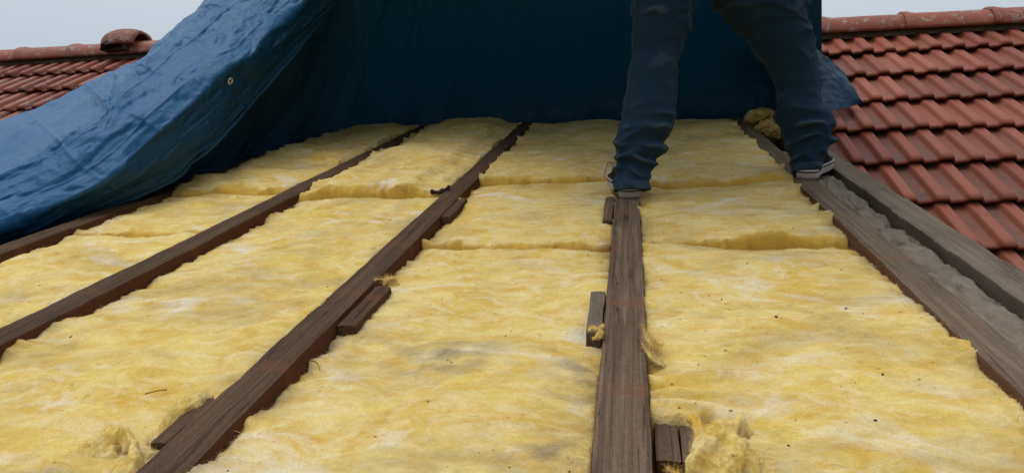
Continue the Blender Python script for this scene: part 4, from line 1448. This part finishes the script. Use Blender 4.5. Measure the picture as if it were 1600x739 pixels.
def shoe(heel, ang, mirror, with_lace):
    """canvas shoe: heel point on the rafter, pointing `ang` off the up-slope direction"""
    fx = S * cos(ang) + U * sin(ang)
    fy = U * cos(ang) - S * sin(ang)
    Lg = .285
    xs = np.linspace(0, 1, 40)
    # half widths of the sole along its length
    def hwid(x, m):
        hw_ = .041 + .011 * sstep(.35, .72, x) - .003 * np.sin(np.clip(x / .5, 0, 1) * pi)
        e1 = np.sqrt(np.clip(1 - ((.13 - x) / .13) ** 2, 0, 1)) if x < .13 else 1
        e2 = np.sqrt(np.clip(1 - ((x - .80) / .20) ** 2, 0, 1)) if x > .80 else 1
        return max(.001, hw_ * e1 * e2)
    def outline(grow=0.0):
        pl, pr = [], []
        for x in xs:
            w_ = hwid(x, mirror) + grow
            cx_ = .010 * sstep(.3, .9, x) * -mirror
            pl.append((x * Lg, cx_ - w_))
            pr.append((x * Lg, cx_ + w_))
        return np.array(pl + pr[::-1])
    def place(o2, n_):
        return heel + np.outer(o2[:, 0], fx) + np.outer(o2[:, 1], fy) + N * n_
    ol = outline()
    cent = np.array([Lg * .5, 0])
    def scaled(k):
        return cent + (ol - cent) * k
    def lofted(name, levels, mat, parent):
        v_, f_ = loft([place(scaled(k), h_) for h_, k in levels])
        return mesh_obj(name, v_, f_, mat, parent, None, None, True)
    # upper
    lv = []
    for h_ in np.linspace(.024, .088, 14):
        t_ = (h_ - .024) / .064
        q = scaled(.97 - .12 * t_)
        q[:, 0] = q[:, 0] + .006
        q[:, 0] = q[:, 0] * (1 - .52 * sstep(.1, .9, t_)) + .004 * t_
        lv.append(place(q, h_))
    v_, f_ = loft(lv)
    up_ = mesh_obj('shoe', v_, f_, M_CANVAS, person)
    lofted('sole', [(.0005, .97), (.002, .985), (.012, .995), (.0235, 1.0), (.0255, .99)], M_RUBBER, up_)
    lofted('foxing_line', [(.0225, 1.004), (.0265, 1.004), (.0268, .99)], M_STRIPE, up_)
    lofted('rim', [(.0272, 1.006), (.0335, 1.004), (.0345, .98)], M_RUBBER, up_)
    if with_lace:
        p0 = heel + fx * .13 - fy * .035 + N * .055
        a1 = W(952, 262, 2.49)
        pts_ = [W(960, 268, 2.49), W(956, 255, 2.49), W(950, 255, 2.485), W(946, 266, 2.48), W(944, 279, 2.47)]
        v_, f_ = tube(catmull(pts_, 20), [.0028] * 20, 8)
        mesh_obj('lace', v_, f_, M_LACE, up_)
    return up_


shoe(heelL - S * .006 + U * .003, radians(-7), 1, True)
shoe(heelR - S * .008 + U * .004, radians(22), -1, False)

# eyelet on the flap: set on the sheet where the ray to it meets the hem
flap = [o for o in bpy.data.objects if o.name == 'folded_flap'][0]
dg = bpy.context.evaluated_depsgraph_get()
dv = ray(359, 127)
dv = Vector(dv / np.linalg.norm(dv))
inv = Vector(CAM - np.array(tarp['_base']))
hit, loc, nrm, _ = flap.ray_cast(inv, dv)
if hit:
    if nrm.dot(dv) > 0:
        nrm = -nrm
    c = np.array(loc) + np.array(tarp['_base'])
    nv_ = np.array(nrm)
    ey = ring('eyelet', c + nv_ * .003, nv_, .0125, .003, M_STEEL, tarp)
    ax = np.cross(nv_, [0, 0, 1.0])
    ax /= np.linalg.norm(ax)
    ay = np.cross(nv_, ax)
    dsk = np.array([c + nv_ * .0022 + .0115 * (ax * cos(a) + ay * sin(a)) for a in np.arange(24) * 2 * pi / 24] + [c - nv_ * .0005 + .0115 * (ax * cos(a) + ay * sin(a)) for a in np.arange(24) * 2 * pi / 24])
    mesh_obj('eyelet_shade_disc', dsk, [tuple(range(24)), tuple(range(47, 23, -1))] + [(i, (i + 1) % 24, 24 + (i + 1) % 24, 24 + i) for i in range(24)], M_DIRT_SHADE, ey, smooth=False)  # dark disc painted in as the shade inside the ring

# ------------------------------------------------------------------ ground far below
gv = np.array([[-400, -400, 0], [400, -400, 0], [400, 400, 0], [-400, 400, 0]], float)
o = mesh_obj('ground', gv, [(0, 1, 2, 3)], M_GROUND, None, np.zeros(3), smooth=False)
o['kind'] = 'structure'

for o in bpy.data.objects:
    if '_base' in o:
        del o['_base']

# ------------------------------------------------------------------ light, sky, camera
SUN_EL, SUN_AZ = radians(70), radians(-125)      # azimuth measured from +Y towards +X: behind the camera, to the left
w = bpy.data.worlds.new('World')
SC.world = w
w.use_nodes = True
nt = w.node_tree
nt.nodes.clear()
out = nt.nodes.new('ShaderNodeOutputWorld')
bg = nt.nodes.new('ShaderNodeBackground')
sky = nt.nodes.new('ShaderNodeTexSky')
sky.sky_type = 'NISHITA'
sky.sun_disc = False
sky.sun_elevation = SUN_EL
sky.sun_rotation = SUN_AZ
sky.air_density = 1.0
sky.dust_density = 2.5
# overcast: cloud evens out the blue sky and is brighter overhead
tc = nt.nodes.new('ShaderNodeTexCoord')
sp = nt.nodes.new('ShaderNodeSeparateXYZ')
nt.links.new(tc.outputs['Generated'], sp.inputs[0])
rp = nt.nodes.new('ShaderNodeValToRGB')
rp.color_ramp.elements[0].position = 0.0
rp.color_ramp.elements[0].color = (3.6, 4.35, 5.05, 1)
rp.color_ramp.elements[1].position = 1.0
rp.color_ramp.elements[1].color = (12.0, 12.4, 12.8, 1)
nt.links.new(sp.outputs['Z'], rp.inputs[0])
mx = nt.nodes.new('ShaderNodeMix')
mx.data_type = 'RGBA'
mx.inputs[0].default_value = 0.85
nt.links.new(sky.outputs[0], mx.inputs[6])
nt.links.new(rp.outputs[0], mx.inputs[7])
nt.links.new(mx.outputs[2], bg.inputs[0])
bg.inputs[1].default_value = 0.10
nt.links.new(bg.outputs[0], out.inputs[0])

sl = bpy.data.lights.new('overcast_sun', 'SUN')
sl.energy = 1.35
sl.angle = radians(35)
sl.color = (1.0, 0.97, 0.92)
so = bpy.data.objects.new('overcast_sun', sl)
COL.objects.link(so)
d = Vector((sin(SUN_AZ) * cos(SUN_EL), cos(SUN_AZ) * cos(SUN_EL), sin(SUN_EL)))
so.rotation_euler = d.to_track_quat('Z', 'Y').to_euler()
so.location = (0, 0, 20)

cam = bpy.data.cameras.new('camera')
cam.sensor_width = 36
cam.lens = 36 * FPX / 1600
cam.clip_start = 0.02
cam.clip_end = 2000
co = bpy.data.objects.new('camera', cam)
COL.objects.link(co)
M = Matrix((RIGHT, UP, -FWD)).transposed().to_4x4()
M.translation = Vector(CAM)
co.matrix_world = M
SC.camera = co

SC.view_settings.view_transform = 'Standard'
SC.view_settings.look = 'None'
SC.view_settings.gamma = 1
SC.view_settings.exposure = 0.0
SC.render.resolution_x, SC.render.resolution_y = 1024, 472
